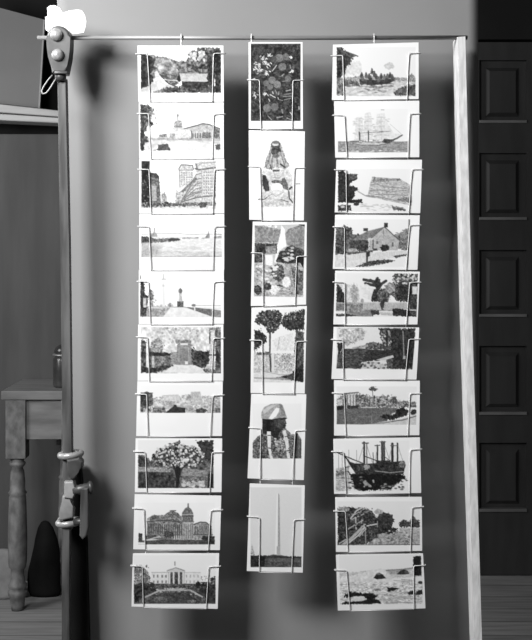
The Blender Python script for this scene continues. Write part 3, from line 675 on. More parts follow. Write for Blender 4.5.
def c7(d):   # mansion beyond a lawn
    d.framep([(45, 55), (472, 55), (468, 258), (45, 256)], 236)
    d.p([(45, 118), (90, 95), (150, 90), (205, 100), (240, 115), (290, 105), (330, 125), (350, 115), (365, 130), (468, 138), (468, 165), (45, 172)], 135, 75, 8, rag=7)
    d.r(100, 92, 150, 165, 205, 35, 7); 
    for x in (104, 118, 134, 148): d.l([(x, 100), (x, 160)], 4, 105)
    d.l([(75, 95), (160, 86)], 5, 90); d.r(48, 125, 75, 160, 200, 30, 7); d.r(225, 120, 262, 160, 175, 55, 7); d.dabs(180, 100, 340, 165, 60, 3, 6, 60, 215)
    d.l([(237, 80), (238, 120)], 3, 120); d.e(240, 68, 19, 12, 105, 45, 6, rag=5); d.e(238, 56, 8, 5, 130)
    d.e(355, 128, 12, 20, 95, 35, 6, rag=4)
    d.p([(45, 172), (180, 168), (350, 168), (390, 175), (300, 220), (320, 245), (200, 256), (45, 254)], 118, 14, 14, sy=2); d.l([(175, 166), (250, 165)], 4, 215)
    d.p([(45, 158), (85, 155), (85, 178), (45, 180)], 50, 25, 8, rag=3); d.r(100, 156, 160, 172, 65, 35, 7, rag=3)
    d.p([(275, 215), (300, 202), (350, 205), (362, 180), (400, 165), (425, 180), (424, 205), (380, 220), (345, 234), (300, 228)], 55, 32, 9, rag=5); d.e(455, 190, 18, 15, 62, 32, 7, rag=4)
    d.p([(300, 240), (380, 232), (468, 200), (468, 258), (200, 258)], 212, 12, 10); d.l([(340, 240), (400, 232), (468, 212)], 6, 125); d.l([(45, 254), (160, 257), (300, 248), (345, 240)], 4, 120)
    d.l([(148, 250), (148, 215), (232, 215), (232, 250)], 3, 165, .7)

def c8(d):   # schooners moored and mirrored in dark water
    d.frame(40, 45, 432, 315, 240)
    d.p([(40, 190), (110, 185), (120, 310), (40, 315)], 200, 40, 8, sy=2); d.r(42, 205, 90, 228, 120, 60, 7, rag=4); d.dabs(42, 180, 110, 300, 26, 2, 4, 120, 180, 3)
    for x in (56, 76, 110, 152): d.l([(x, 85+(x % 20)), (x, 200)], 2.5, 150)
    d.l([(42, 105), (110, 135), (190, 168)], 5, 75); d.l([(195, 128), (280, 160)], 5, 80); d.l([(90, 130), (150, 200)], 7, 60)
    d.p([(100, 150), (140, 165), (200, 168), (300, 160), (405, 152), (412, 175), (400, 222), (300, 230), (150, 225), (128, 195)], 62, 35, 8)
    d.p([(150, 175), (200, 172), (215, 205), (160, 205)], 85, 40, 7); d.e(205, 185, 16, 14, 165, 30, 7, rag=4); d.e(392, 172, 18, 16, 140, 45, 7, rag=4); d.l([(250, 205), (330, 215), (400, 208)], 5, 165); d.l([(250, 228), (390, 228)], 4, 130)
    for x, w, y in ((192, 10, 55), (206, 4, 62), (262, 8, 70), (287, 10, 52), (298, 9, 52), (342, 13, 62), (369, 8, 60), (240, 3, 110)):
        d.l([(x, y), (x, 165)], w, 58)
    d.l([(183, 58), (214, 58)], 6, 90); d.l([(276, 52), (305, 52)], 5, 110); d.l([(250, 72), (275, 70)], 5, 100); d.l([(333, 72), (362, 72)], 4, 100)
    for a, b in (((192, 60), (160, 160)), ((206, 70), (235, 160)), ((262, 75), (250, 160)), ((298, 60), (330, 160)), ((342, 65), (320, 160)), ((369, 65), (400, 160))): d.l([a, b], 2, 150)
    d.l([(285, 120), (340, 160)], 3, 95); d.r(255, 150, 330, 165, 60, 30, 6, rag=4)
    d.p([(105, 208), (130, 222), (400, 225), (412, 240), (400, 250), (350, 285), (330, 305), (190, 312), (140, 305), (128, 250)], 32, 12, 8, rag=5)
    d.dabs(190, 255, 250, 290, 14, 4, 8, 150, 190); d.dabs(250, 270, 400, 310, 22, 2, 5, 100, 180, 2); d.dabs(345, 232, 420, 300, 14, 2, 4, 40, 70, 2)
    d.dabs(110, 230, 190, 305, 20, 2, 5, 30, 150, 2)

def c9(d):   # broken timber bridge / log wreck by a lake
    d.frame(50, 60, 488, 292, 236)
    d.p([(50, 95), (110, 88), (150, 95), (150, 292), (50, 292)], 62, 45, 9, rag=6); d.e(85, 100, 32, 14, 165, 35, 8, rag=5)
    d.p([(105, 125), (160, 92), (215, 98), (245, 125), (270, 160), (290, 200), (320, 240), (240, 268), (200, 285), (80, 292)], 78, 55, 8, rag=5)
    d.e(305, 160, 46, 42, 68, 32, 9, rag=7); d.p([(265, 190), (340, 195), (372, 205), (360, 225), (290, 245), (250, 235)], 62, 40, 8, rag=6)
    d.e(265, 115, 22, 14, 185, 20, 8, rag=5)
    d.p([(375, 170), (400, 155), (430, 165), (450, 140), (488, 165), (488, 198), (380, 195)], 88, 45, 7, rag=5)
    d.r(380, 200, 488, 292, 185, 35, 9, sy=3); d.l([(395, 205), (488, 203)], 4, 215)
    d.p([(210, 285), (240, 262), (330, 235), (400, 210), (440, 240), (470, 290), (215, 292)], 175, 50, 8, rag=4); d.dabs(300, 215, 430, 285, 50, 2, 5, 110, 225, 1.5); d.e(295, 240, 30, 12, 180, 30, 7, rag=4)
    for pts, w, v in ((((75, 292), (130, 250), (195, 185)), 14, 190), (((95, 292), (160, 240), (200, 190), (262, 178)), 7, 215), (((120, 150), (150, 110), (180, 92)), 8, 205), (((140, 130), (200, 95)), 5, 210),
                      (((145, 145), (150, 205)), 8, 190), (((178, 150), (182, 240)), 5, 175), (((198, 190), (200, 280)), 5, 165), (((100, 125), (104, 280)), 6, 160), (((60, 282), (95, 262)), 7, 190), (((108, 205), (185, 160)), 6, 180),
                      (((262, 165), (262, 195)), 5, 160), (((110, 130), (215, 112)), 5, 160), (((210, 100), (255, 145)), 4, 150), (((125, 155), (190, 125)), 5, 190), (((165, 245), (200, 205)), 5, 205)):
        d.l(list(pts), w, v)
    d.dabs(110, 95, 245, 200, 45, 2, 5, 35, 60); d.l([(50, 290), (210, 290), (488, 288)], 4, 110)

def c10(d):   # surf around boulders
    d.framep([(58, 40), (498, 36), (505, 295), (65, 300)], 236)
    d.p([(58, 130), (150, 125), (240, 115), (370, 110), (498, 100), (500, 150), (300, 160), (60, 175)], 205, 25, 10, rag=3, sy=2); d.l([(310, 118), (400, 112), (460, 104)], 7, 150); d.p([(320, 122), (385, 118), (375, 140), (330, 138)], 170, 25, 8)
    d.p([(60, 155), (150, 140), (220, 118), (290, 112), (330, 140), (340, 170), (240, 190), (65, 200)], 228, 18, 12, rag=6)
    d.r(60, 180, 505, 298, 218, 55, 12, sy=2.4)
    d.p([(242, 158), (255, 138), (272, 130), (290, 138), (308, 158), (285, 163), (260, 165)], 58, 22, 8); d.e(270, 136, 12, 5, 130)
    d.p([(366, 138), (385, 118), (402, 112), (425, 120), (430, 136), (400, 140)], 60, 22, 8); d.p([(405, 120), (425, 122), (430, 134), (410, 134)], 100)
    d.p([(454, 45), (475, 40), (495, 42), (496, 145), (458, 145), (452, 90)], 42, 18, 8, rag=2)
    d.p([(314, 208), (352, 208), (380, 215), (345, 225), (316, 232)], 52, 14, 8, rag=2); d.p([(420, 238), (436, 226), (460, 225), (462, 242), (432, 248)], 58, 18, 7, rag=2); d.p([(468, 228), (500, 218), (502, 245), (466, 248)], 48, 14, 7, rag=2); d.e(490, 182, 12, 8, 70, 20, 6)
    d.p([(82, 252), (110, 232), (150, 232), (185, 240), (230, 238), (262, 252), (245, 268), (285, 288), (280, 296), (68, 300), (90, 285), (180, 282), (205, 270), (190, 255), (120, 258), (85, 262)], 42, 16, 8, rag=5)
    d.e(160, 268, 36, 12, 228, 10, 8, rag=4); d.e(262, 220, 18, 7, 150, 30, 6, rag=3); d.e(420, 178, 30, 15, 205, 50, 6, rag=4)
    for pts in (((285, 275), (380, 262), (500, 270)), ((300, 250), (380, 255), (440, 258)), ((180, 190), (200, 188)), ((350, 170), (430, 178)), ((60, 190), (180, 195)), ((390, 165), (450, 172)), ((320, 290), (500, 285))): d.l(list(pts), 4, 165, .7)

CARDS = [
 # column, view origin, view scale, quad in view coordinates (TL TR BR BL), wire heights L R, drawing, label
 (0, (135, 40), 5.66, ((14, 32), (500, 32), (503, 350), (20, 350)), .15, .14, a1, 'postcard of a covered bridge beside a forest road, top card of the left wire rack'),
 (0, (135, 98), 5.66, ((22, 25), (502, 25), (503, 343), (25, 343)), .20, .21, a2, 'postcard of a distant domed building with a dark tree at its left edge'),
 (0, (135, 156), 5.66, ((25, 17), (505, 17), (505, 325), (25, 325)), .19, .19, a3, 'postcard of a city street between tall ornate office buildings'),
 (0, (135, 210), 5.66, ((25, 23), (505, 23), (505, 338), (25, 338)), .22, .22, a4, 'pale postcard of a wide river with a low dark shore at left'),
 (0, (135, 265), 5.66, ((22, 28), (503, 26), (503, 333), (22, 333)), .21, .22, a5, 'pale postcard of a broad white road leading to a small monument'),
 (0, (135, 322), 5.66, ((18, 14), (500, 14), (500, 332), (15, 332)), .22, .24, a6, 'postcard of a gateway among trees with pale posts either side'),
 (0, (130, 378), 5.66, ((42, 18), (525, 18), (520, 328), (35, 328)), .23, .25, a7, 'postcard of city rooftops printed above a deep blank white margin'),
 (0, (130, 434), 5.66, ((32, 24), (522, 24), (518, 328), (28, 328)), .24, .25, a8, 'postcard of a single blossoming tree in an orchard'),
 (0, (128, 492), 5.66, ((38, 12), (528, 20), (520, 328), (30, 323)), .25, .26, a9, 'postcard of a large domed statehouse with columns, second from bottom of the left rack'),
 (0, (128, 548), 5.66, ((28, 29), (516, 29), (508, 343), (20, 330)), .23, .23, a10, 'postcard of a white columned mansion behind a garden lawn'),
 (1, (240, 36), 6.806, ((58, 42), (425, 42), (428, 632), (60, 632)), .435, .44, b1, 'upright postcard of oranges and blossom on a dark leafy branch'),
 (1, (240, 126), 6.667, ((58, 28), (432, 36), (425, 630), (62, 625)), .405, .41, b2, 'upright postcard of a seated figure with long hair and pale background'),
 (1, (240, 216), 6.667, ((85, 37), (445, 42), (440, 590), (72, 600)), .37, .41, b3, 'upright postcard of a waterfall in a rocky gorge'),
 (1, (240, 302), 6.806, ((78, 38), (455, 27), (440, 622), (72, 618)), .38, .4, b4, 'upright postcard of tall round palms along a sunny avenue'),
 (1, (240, 390), 6.667, ((75, 25), (442, 28), (425, 600), (50, 588)), .40, .42, b5, 'upright postcard of a man in profile wearing a headscarf'),
 (1, (240, 480), 6.667, ((65, 22), (432, 35), (418, 616), (45, 605)), .375, .39, b6, 'upright postcard of a tall plain obelisk, bottom card of the middle rack'),
 (2, (328, 38), 5.66, ((28, 38), (512, 25), (512, 346), (22, 352)), .20, .19, c1, 'postcard of a crowded rowing boat beside a dark ship, top card of the right rack'),
 (2, (328, 96), 5.32, ((32, 28), (485, 25), (485, 326), (38, 328)), .25, .23, c2, 'pale postcard of a sailing ship under full sail'),
 (2, (328, 156), 5.32, ((45, 20), (500, 20), (490, 304), (35, 300)), .19, .18, c3, 'postcard of breaking waves beside dark shore rocks at left'),
 (2, (328, 210), 5.32, ((38, 25), (488, 28), (475, 318), (25, 313)), .225, .18, c4, 'postcard of a gabled farmhouse behind a white fence'),
 (2, (328, 265), 5.32, ((38, 30), (488, 35), (475, 316), (28, 316)), .21, .2, c5, 'postcard of a tropical garden with palms and a white picket fence'),
 (2, (328, 322), 5.32, ((30, 26), (485, 29), (470, 306), (18, 303)), .24, .22, c6, 'postcard of a pond bordered by dark trees on the right'),
 (2, (328, 376), 5.32, ((32, 22), (488, 25), (485, 314), (32, 316)), .23, .23, c7, 'postcard of a mansion beyond an open lawn and dark shrubs'),
 (2, (328, 432), 5.32, ((28, 36), (488, 28), (495, 323), (32, 328)), .23, .21, c8, 'postcard of moored sailing ships mirrored in black water'),
 (2, (328, 490), 5.32, ((38, 38), (498, 36), (500, 322), (42, 328)), .25, .18, c9, 'postcard of collapsed timbers on a wooded lake shore'),
 (2, (328, 548), 5.32, ((42, 35), (505, 28), (518, 320), (52, 332)), .27, .21, c10, 'postcard of white surf around dark boulders, bottom card of the right rack'),
]

def make_card(col, org, sc, quad, draw, label, seed):
    land = col != 1
    nx, ny = (168, 110) if land else (110, 174)
    pr = Print(quad, nx, ny, seed*131+7); draw(pr)
    dark = np.clip((235-pr.V)/70.0, 0, 1)*(pr.clip if pr.clip is not None else 1)
    pr.V = pr.V+dark*34*(vnoise(pr.X, pr.Y, 4.6, seed+5)-.5)+dark*16*(vnoise(pr.X, pr.Y, 3.0, seed+15)-.5)
    pr.V = np.where(pr.V < 236, 236*(np.clip(pr.V, 1, 236)/236)**1.15, pr.V)
    V = np.clip(pr.V, 16, 250)/255.0
    Ln = np.where(V <= .04045, V/12.92, ((V+.055)/1.055)**2.4)*0.78
    q = [pt(org[0]+a/sc, org[1]+b/sc) for a, b in quad]
    u = np.linspace(0, 1, nx+1)[None, :]; v = np.linspace(0, 1, ny+1)[:, None]
    rnd = random.Random(seed)
    bow = rnd.uniform(.0006, .0016); lean = rnd.uniform(0, .0012)
    def bil(c): return q[0][c]*(1-u)*(1-v)+q[1][c]*u*(1-v)+q[2][c]*u*v+q[3][c]*(1-u)*v
    X = bil(0); Z = bil(2)
    # thin card, very slightly bowed, standing on its wires
    Y = -0.0008-bow*np.sin(np.pi*v)*np.ones_like(u)-lean*v*np.ones_like(u)
    n1 = (nx+1)*(ny+1)
    th = 0.0007
    co = np.zeros((n1*2, 3)); co[:n1, 0] = X.ravel(); co[:n1, 1] = Y.ravel(); co[:n1, 2] = Z.ravel()
    co[n1:] = co[:n1]; co[n1:, 1] += th
    idx = np.arange(n1).reshape(ny+1, nx+1)
    f = np.stack([idx[:-1, :-1], idx[1:, :-1], idx[1:, 1:], idx[:-1, 1:]], -1).reshape(-1, 4)
    # border loop closes the edges; the back is one face strip per row
    b = []
    top, bot, lf, rt = idx[0, :], idx[-1, :], idx[:, 0], idx[:, -1]
    for e, fl in ((top, 0), (bot, 1), (lf, 1), (rt, 0)):
        for i in range(len(e)-1):
            a0, a1_ = int(e[i]), int(e[i+1])
            b.append((a0, a1_, a1_+n1, a0+n1) if fl == 0 else (a1_, a0, a0+n1, a1_+n1))
    back = f[:, ::-1]+n1
    faces = f.tolist()+[list(t) for t in b]+back.tolist()
    cen = Vector(((q[2][0]+q[3][0])/2, 0, min(q[2][2], q[3][2])))
    co -= np.array(cen)
    me = bpy.data.meshes.new('postcard'); me.from_pydata(co.tolist(), [], faces)
    ca = me.color_attributes.new('print', 'FLOAT_COLOR', 'POINT')
    arr = np.ones((n1*2, 4), np.float32); g = Ln.ravel()
    arr[:n1, 0] = g; arr[:n1, 1] = g; arr[:n1, 2] = g; arr[n1:, :3] = .78
    # the four border rows of vertices stay paper white
    ca.data.foreach_set('color', arr.ravel())
    me.materials.append(M_PRINT); me.update()
    o = bpy.data.objects.new('postcard', me); COL.objects.link(o); o.location = cen
    tag(o, label, 'postcard', 'postcards in the three wire racks')
    return q

def uv(q, u, v, y):
    p = q[0]*(1-u)*(1-v)+q[1]*u*(1-v)+q[2]*u*v+q[3]*(1-u)*v
    return Vector((p.x, y, p.z))

# ------------------------------------------------------------------ racks and cards
ROD_Y = 0.012
rod_z = pt(0, 37.8, CD+ROD_Y).z
HOOKS = [181.5, 251.5, 374.0]
RL = ['left wire rack of ten stacked pockets hanging from the rod', 'middle wire rack of six tall pockets hanging from the rod', 'right wire rack of ten stacked pockets hanging beside the pale plank']
quads = [[], [], []]
for i, c in enumerate(CARDS):
    q = make_card(c[0], c[1], c[2], c[3], c[6], c[7], i+1)
    quads[c[0]].append((q, c[4], c[5]))

WR = 0.0007
for ci in range(3):
    hx = pt(HOOKS[ci], 38, CD+ROD_Y).x
    root = thing('wire_postcard_rack', RL[ci], 'card rack', (hx, ROD_Y, rod_z), 'hanging wire postcard racks')
    q0 = quads[ci][0][0]; w = (q0[1]-q0[0]).length
    # hook over the rod, dropping behind the top card
    pts = []
    for k in range(11):
        a = math.radians(-50+k*26); pts.append((hx, ROD_Y+.0062*math.cos(a)*1.0, rod_z+.0062*math.sin(a)+.0002))
    pts = pts[::-1]
    bm = bmesh.new()
    hk = [Vector(p) for p in pts]
    ztop = uv(q0, .5, .06, 0).z
    path = [Vector((hx, ROD_Y-.0062, rod_z-.004))]+[Vector((hx, ROD_Y+.0062*math.cos(math.radians(a)), rod_z+.0062*math.sin(math.radians(a)))) for a in range(180, -61, -24)]
    path += [Vector((hx, .0055, rod_z-.009)), Vector((hx, .004, ztop))]
    tube(bm, path, .0013, 8)
    # front tail of the hook
    tube(bm, [Vector((hx, ROD_Y-.0062, rod_z-.003)), Vector((hx, ROD_Y-.006, rod_z-.007)), Vector((hx, .004, rod_z-.012))], .0013, 8)
    obj('hook', bm, M_WIRE, root, True)
    prev = None
    land = ci != 1
    ul, ul2, ur, ur2 = (.115, .14, .885, .865) if land else (.2, .225, .82, .8)
    for k, (q, vl, vr) in enumerate(quads[ci]):
        bm = bmesh.new(); yb = .0034
        A = uv(q, ul2, .0 if prev is None else -.0, yb); B = uv(q, ur2, .0, yb)
        if prev is None:
            A = uv(q, ul2, .06, yb); B = uv(q, ur2, .06, yb)
            tube(bm, [A, B], WR, 6)
        else: A, B = prev
        Lb = uv(q, ul2, 1.012, yb); Rb = uv(q, ur2, 1.012, yb)
        Lf = uv(q, ul2, 1.006, -.0028); Rf = uv(q, ur2, 1.006, -.0028)
        tube(bm, [A, Lb], WR, 6); tube(bm, [B, Rb], WR, 6)
        tube(bm, [Lb, Rb], WR, 6); tube(bm, [Lf, Rf], WR*.75, 6)
        # cross wires behind the card at clip height
        tube(bm, [uv(q, .0, vl, yb), uv(q, 1.0, vr, yb)], WR, 6)
        pk = obj('card_pocket', bm, M_WIRE, root, True)
        prev = (Lb, Rb)
        for side in (0, 1):
            if side == 0: us = (.03, -.022, -.022, ul, ul2); v_ = vl
            else: us = (.97, 1.022, 1.022, ur, ur2); v_ = vr
            path = [uv(q, us[0], v_, yb), uv(q, us[1], v_, yb-.0006), uv(q, us[2], v_, -.003), uv(q, us[3], v_+.004, -.0038), uv(q, us[4], 1.012, -.0034), Lb if side == 0 else Rb]
            bm = bmesh.new(); tube(bm, smoothpath(path), WR*1.15, 7)
            obj('clip', bm, M_WIRE, pk, True)

# ------------------------------------------------------------------ rod
bm = bmesh.new()
tube(bm, [pt(37.5, 37.8, CD+ROD_Y), pt(250, 37.9, CD+ROD_Y), pt(467.3, 37.6, CD+ROD_Y)], .0036, 14)
o = obj('hanging_rod', bm, M_ROD, None, True)
tag(o, 'thin horizontal metal rod carrying the three wire racks', 'rod')

# ------------------------------------------------------------------ right plank
bm = bmesh.new()
def fl(y):   # continue an edge down to the floor row
    return y
yf = HZ+CH*F/2.0
pl = [(457.6, 36.9), (465.6, 36.3), (472.2, 320), (477.2, 480), (482, 640), (482+ (yf-640)*.031, yf), (474.5+(yf-640)*.031, yf), (474.5, 640), (469.5, 480), (464.6, 320), (459.6, 130)]
pxprism(bm, pl, CD, .05, .0006)
bmesh.ops.translate(bm, verts=bm.verts, vec=(0, 0, 0))
o = obj('plank', bm, M_PLANK)
tag(o, 'tall narrow raw pale wooden plank supporting the right end of the rod', 'plank')

# ------------------------------------------------------------------ backdrop
BD = 2.078
bm = bmesh.new()
tl = pt(57, 0, BD); blp = pt(66, 640, BD); tr = pt(478.3, 0, BD); brp = pt(478.6, 640, BD)
ztop = 2.02
def edgex(a, b, z): return a.x+(b.x-a.x)*(a.z-z)/(a.z-b.z)
nxx, nzz = 40, 60
grid = []
for j in range(nzz+1):
    z = ztop*(1-j/nzz); row = []
    x0 = edgex(tl, blp, z); x1 = edgex(tr, brp, z)
    for i in range(nxx+1):
        u = i/nxx
        row.append(Vector((x0+(x1-x0)*u, BD-CD+.0012*math.sin(u*9+z*2.0)*math.sin(math.pi*u), z)))
    grid.append(row)
vf = [[bm.verts.new(p) for p in r] for r in grid]
vb = [[bm.verts.new(p+Vector((0, .012, 0))) for p in r] for r in grid]
for j in range(nzz):
    for i in range(nxx):
        bm.faces.new((vf[j][i], vf[j+1][i], vf[j+1][i+1], vf[j][i+1])); bm.faces.new((vb[j][i], vb[j][i+1], vb[j+1][i+1], vb[j+1][i]))
for j in range(nzz):
    bm.faces.new((vf[j][0], vb[j][0], vb[j+1][0], vf[j+1][0])); bm.faces.new((vf[j][-1], vf[j+1][-1], vb[j+1][-1], vb[j][-1]))
for i in range(nxx):
    bm.faces.new((vf[0][i], vf[0][i+1], vb[0][i+1], vb[0][i])); bm.faces.new((vf[-1][i], vb[-1][i], vb[-1][i+1], vf[-1][i+1]))
o = obj('backdrop_panel', bm, M_CLOTH, None, True)
tag(o, 'large smooth grey cloth backdrop panel standing behind the postcard racks', 'backdrop')

# ------------------------------------------------------------------ left stand
base = pt(78, yf, CD+.02); base.z = 0
st = thing('upright_stand', 'brown wooden upright stand with iron clamp holding the left end of the rod', 'stand', base)
bm = bmesh.new()
pxprism(bm, [(57.3, 78), (65.6, 78), (69.0, 250), (71.5, 465), (71.5, 530), (63.0, 530), (62.5, 440), (60.3, 250)], CD, .022, .001)
obj('upper_rail', bm, M_POLE, st)
bm = bmesh.new()
pxprism(bm, [(61.6, 522), (69.4, 522), (69.2, 640), (70, yf), (62, yf), (61.8, 640)], CD-.004, .02, .001)
obj('lower_rail', bm, M_POLE, st)
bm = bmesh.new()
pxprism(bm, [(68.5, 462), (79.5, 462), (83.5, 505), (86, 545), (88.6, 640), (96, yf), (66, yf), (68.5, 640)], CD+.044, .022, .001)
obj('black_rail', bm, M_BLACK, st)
# iron head: waisted capsule plate
hc = pt(59.3, 45, CD)
def headpts(s=1.0, n=14):
    P = []
    for k in range(n+1):
        a = math.pi*k/n; P.append((58.2+12.0*s*math.cos(a), 37.5-12.2*s*math.sin(a)))
    left = [(46.6, 46), (47.8, 56), (50.2, 64), (51.8, 73)]
    right = [(69.8, 48), (68.8, 57), (67, 66), (65.5, 73)]
    return P+left+right[::-1]
bm = bmesh.new(); pxprism(bm, headpts(), CD-.012, .04, .004)
head = obj('iron_head', bm, M_IRON, st)
for bx, by, br in ((56.5, 35, 6.4), (57.8, 55, 6.2)):
    c = pt(bx, by, CD-.012); r = br*CD/F
    bm = bmesh.new(); lathe(bm, [(r, .002), (r, -.001), (r*.93, -.0045), (r*.72, -.0075), (r*.4, -.0092), (.0003, -.0098)], c, 24, 'y')
    obj('bolt', bm, M_BRASS, head, True)
bm = bmesh.new()
c = pt(61, 72.6, CD-.012); box(bm, c.x-.011, c.x+.011, c.y-.002, c.y+.02, c.z-.0022, c.z+.0022, .001)
c = pt(60.5, 78, CD); lathe(bm, [(.0065, .008), (.0088, .006), (.0098, .002), (.0088, -.003), (.0068, -.005)], (c.x, c.y, c.z), 18)
obj('neck_collar', bm, M_IRON, st, True)
# wire loop
bm = bmesh.new()
lp = [(52.5, 75), (48, 80), (44, 86), (41.6, 91), (42.5, 94), (46, 93.2), (50, 88.5), (53.5, 82.5), (56, 78.5)]
tube(bm, smoothpath([pt(x, y, CD-.006) for x, y in lp], 4, .45), .0013, 8)
obj('wire_loop', bm, M_ROD, st, True)
# clamp: two rings, yoke, hinge and lever
for cx, cy, rx, mm in ((70.6, 454.5, 10.2, M_BRIGHT), (68.8, 522, 10.2, M_BRIGHT)):
    bm = bmesh.new(); c = pt(cx, cy, CD+.012); pts = []
    for k in range(28):
        a = 2*math.pi*k/28; pts.append(c+Vector((rx*CD/F*math.cos(a), .017*math.sin(a), .0015*math.cos(a))))
    tube(bm, pts, .0056, 12, closed=True)
    obj('clamp_ring', bm, mm, st, True)
bm = bmesh.new()
pxprism(bm, [(66.5, 460), (79, 458), (82.5, 462), (82, 468), (77, 471), (74.5, 479), (70, 480), (67, 474)], CD-.014, .02, .003)
obj('clamp_jaw', bm, M_IRON, st)
bm = bmesh.new()
pxprism(bm, [(64, 482), (73, 482), (75.5, 490), (74, 496), (72.5, 499), (64, 498)], CD-.014, .02, .002)
obj('hinge_block', bm, M_BRIGHT, st)
bm = bmesh.new()
pxprism(bm, [(62.3, 496), (70, 496), (71, 507), (73.5, 510), (73, 518), (60, 521), (57, 520), (60.5, 515), (62, 508)], CD-.011, .02, .003)
obj('clamp_foot', bm, M_BRIGHT, st)
bm = bmesh.new()
a = pt(72.5, 491, CD-.012); b = pt(93, 487, CD-.006)
tube(bm, [a, a.lerp(b, .25), a.lerp(b, .3), a.lerp(b, .8), a.lerp(b, .82), a.lerp(b, .95), b], [.0045, .0075, .0085, .0085, .011, .011, .006], 14)
obj('hinge_pin', bm, M_IRON, st, True)
bm = bmesh.new()
pxprism(bm, [(80.5, 488), (88.5, 488), (88.5, 528), (86.5, 536), (82.5, 540), (79.3, 536), (80, 515)], CD-.018, .012, .003)
obj('clamp_lever', bm, M_POLE, st)
bm = bmesh.new()
tube(bm, [pt(74, 522, CD-.006), pt(88, 521, CD-.008)], [.006, .0045], 10)
obj('cross_bolt', bm, M_IRON, st, True)
bm = bmesh.new()
box(bm, base.x-.03, base.x+.04, -.20, .06, 0, .04, .006)
box(bm, base.x-.16, base.x+.16, -.07, -.02, 0, .035, .006)
obj('floor_base', bm, M_POLE, st)

# crumpled white paper tucked behind the head
def scrap(bm, outline, ctr, d, bulge, th=.0016, seed=1):
    rnd = random.Random(seed); n = len(outline)
    f = []; 
    for i, (x, y) in enumerate(outline):
        p = pt(x, y, d); p.y += rnd.uniform(-.0015, .0015); f.append(p)
    c = pt(ctr[0], ctr[1], d); c.y -= bulge
    mid = []
    for i, p in enumerate(f):
        q = p.lerp(c, .5); q.y += rnd.uniform(-.0015, .0015); mid.append(q)
    F_ = [bm.verts.new(p) for p in f]; M_ = [bm.verts.new(p) for p in mid]; C_ = bm.verts.new(c)
    B_ = [bm.verts.new(p+Vector((0, th, 0))) for p in f]; N_ = [bm.verts.new(p+Vector((0, th, 0))) for p in mid]; D_ = bm.verts.new(c+Vector((0, th, 0)))
    for i in range(n):
        j = (i+1) % n
        bm.faces.new((F_[i], F_[j], M_[j], M_[i])); bm.faces.new((M_[i], M_[j], C_))
        bm.faces.new((B_[j], B_[i], N_[i], N_[j])); bm.faces.new((N_[j], N_[i], D_)); bm.faces.new((F_[j], F_[i], B_[i], B_[j]))
bm = bmesh.new()
scrap(bm, [(47.2, 8), (50, 5.8), (55, 5.2), (60, 8.5), (63, 13.5), (67, 20), (66, 30), (58, 33), (50, 33), (45.8, 30), (45.2, 17), (47.6, 16)], (56, 18), CD+.004, .004, seed=4)
scrap(bm, [(60, 16), (64, 12.5), (70, 10.6), (77, 9.6), (82, 10.5), (84.8, 15), (86, 21), (85.2, 28), (83.5, 32.5), (76, 33.6), (68, 34), (62, 32)], (74, 21), CD-.001, .004, seed=9)
o = obj('paper_wad', bm, M_PAPER)
tag(o, 'crumpled white paper tucked behind the iron head of the stand', 'paper')

# ------------------------------------------------------------------ room
WD = 4.50; WY = WD-CD
bm = bmesh.new(); box(bm, -2.6, 2.6, -3.4, WY+.1, -.05, 0); struct('floor', bm, M_FLOOR)
bm = bmesh.new(); box(bm, -2.6, 2.6, -3.4, WY+.1, 3.2, 3.3); struct('ceiling', bm, M_CEIL)
DX0 = pt(474, 0, WD).x; DX1 = DX0+.28*0+.27
bm = bmesh.new()
dz = pt(0, 42, WD).z
DL = pt(479.0, 0, WD).x-.115; DR = pt(527, 0, WD).x+.115
box(bm, -2.6, DL-.01, WY, WY+.1, 0, 3.2); box(bm, DR+.01, 2.6, WY, WY+.1, 0, 3.2); box(bm, DL-.01, DR+.01, WY, WY+.1, dz+.01, 3.2)
struct('wall_back', bm, M_WALL)
bm = bmesh.new(); box(bm, -2.7, -2.6, -3.4, WY, 0, 3.2); struct('wall_left', bm, M_WALL)
bm = bmesh.new(); box(bm, 2.6, 2.7, -3.4, WY, 0, 3.2); struct('wall_right', bm, M_WALL)
# panelled door: five stacked panels
rows = [(60, 123), (153, 220), (250, 317), (346, 415), (443, 512)]
PX0 = pt(479.5, 0, WD).x; PX1 = pt(527, 0, WD).x
bm = bmesh.new()
y0 = WY+.004; y1 = WY+.045
box(bm, DL, PX0, y0, y1, .004, dz); box(bm, PX1, DR, y0, y1, .004, dz)
zs = [dz]
for t, b in rows: zs += [pt(0, t, WD).z, pt(0, b, WD).z]
zs.append(.004)
for i in range(0, len(zs), 2): box(bm, PX0, PX1, y0, y1, zs[i+1], zs[i])
door = struct('door_1', bm, M_DOOR)
for i in range(5):
    zt, zb = zs[1+2*i], zs[2+2*i]
    bm = bmesh.new()
    # recessed raised-field panel: outer recess, bevel, field
    prof = [(0, y0+.020), (.026, y0+.020), (.04, y0+.008)]
    loops = []
    for ins, yy in prof:
        loops.append([bm.verts.new(p) for p in ((PX0+ins, yy, zb+ins), (PX1-ins, yy, zb+ins), (PX1-ins, yy, zt-ins), (PX0+ins, yy, zt-ins))])
    for A, B in zip(loops, loops[1:]):
        for k in range(4): bm.faces.new((A[k], A[(k+1) % 4], B[(k+1) % 4], B[k]))
    bm.faces.new(loops[-1])
    bk = [bm.verts.new(p) for p in ((PX0, y1, zb), (PX1, y1, zb), (PX1, y1, zt), (PX0, y1, zt))]
    bm.faces.new(bk[::-1])
    for k in range(4): bm.faces.new((loops[0][(k+1) % 4], loops[0][k], bk[k], bk[(k+1) % 4]))
    obj('door_panel', bm, M_DOOR, door)
    bm = bmesh.new()   # sill moulding of the panel, its lit look painted as a lighter colour
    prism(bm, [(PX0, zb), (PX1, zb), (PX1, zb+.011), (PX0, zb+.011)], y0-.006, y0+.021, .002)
    obj('panel_moulding', bm, M_MOULD_LIT, door)

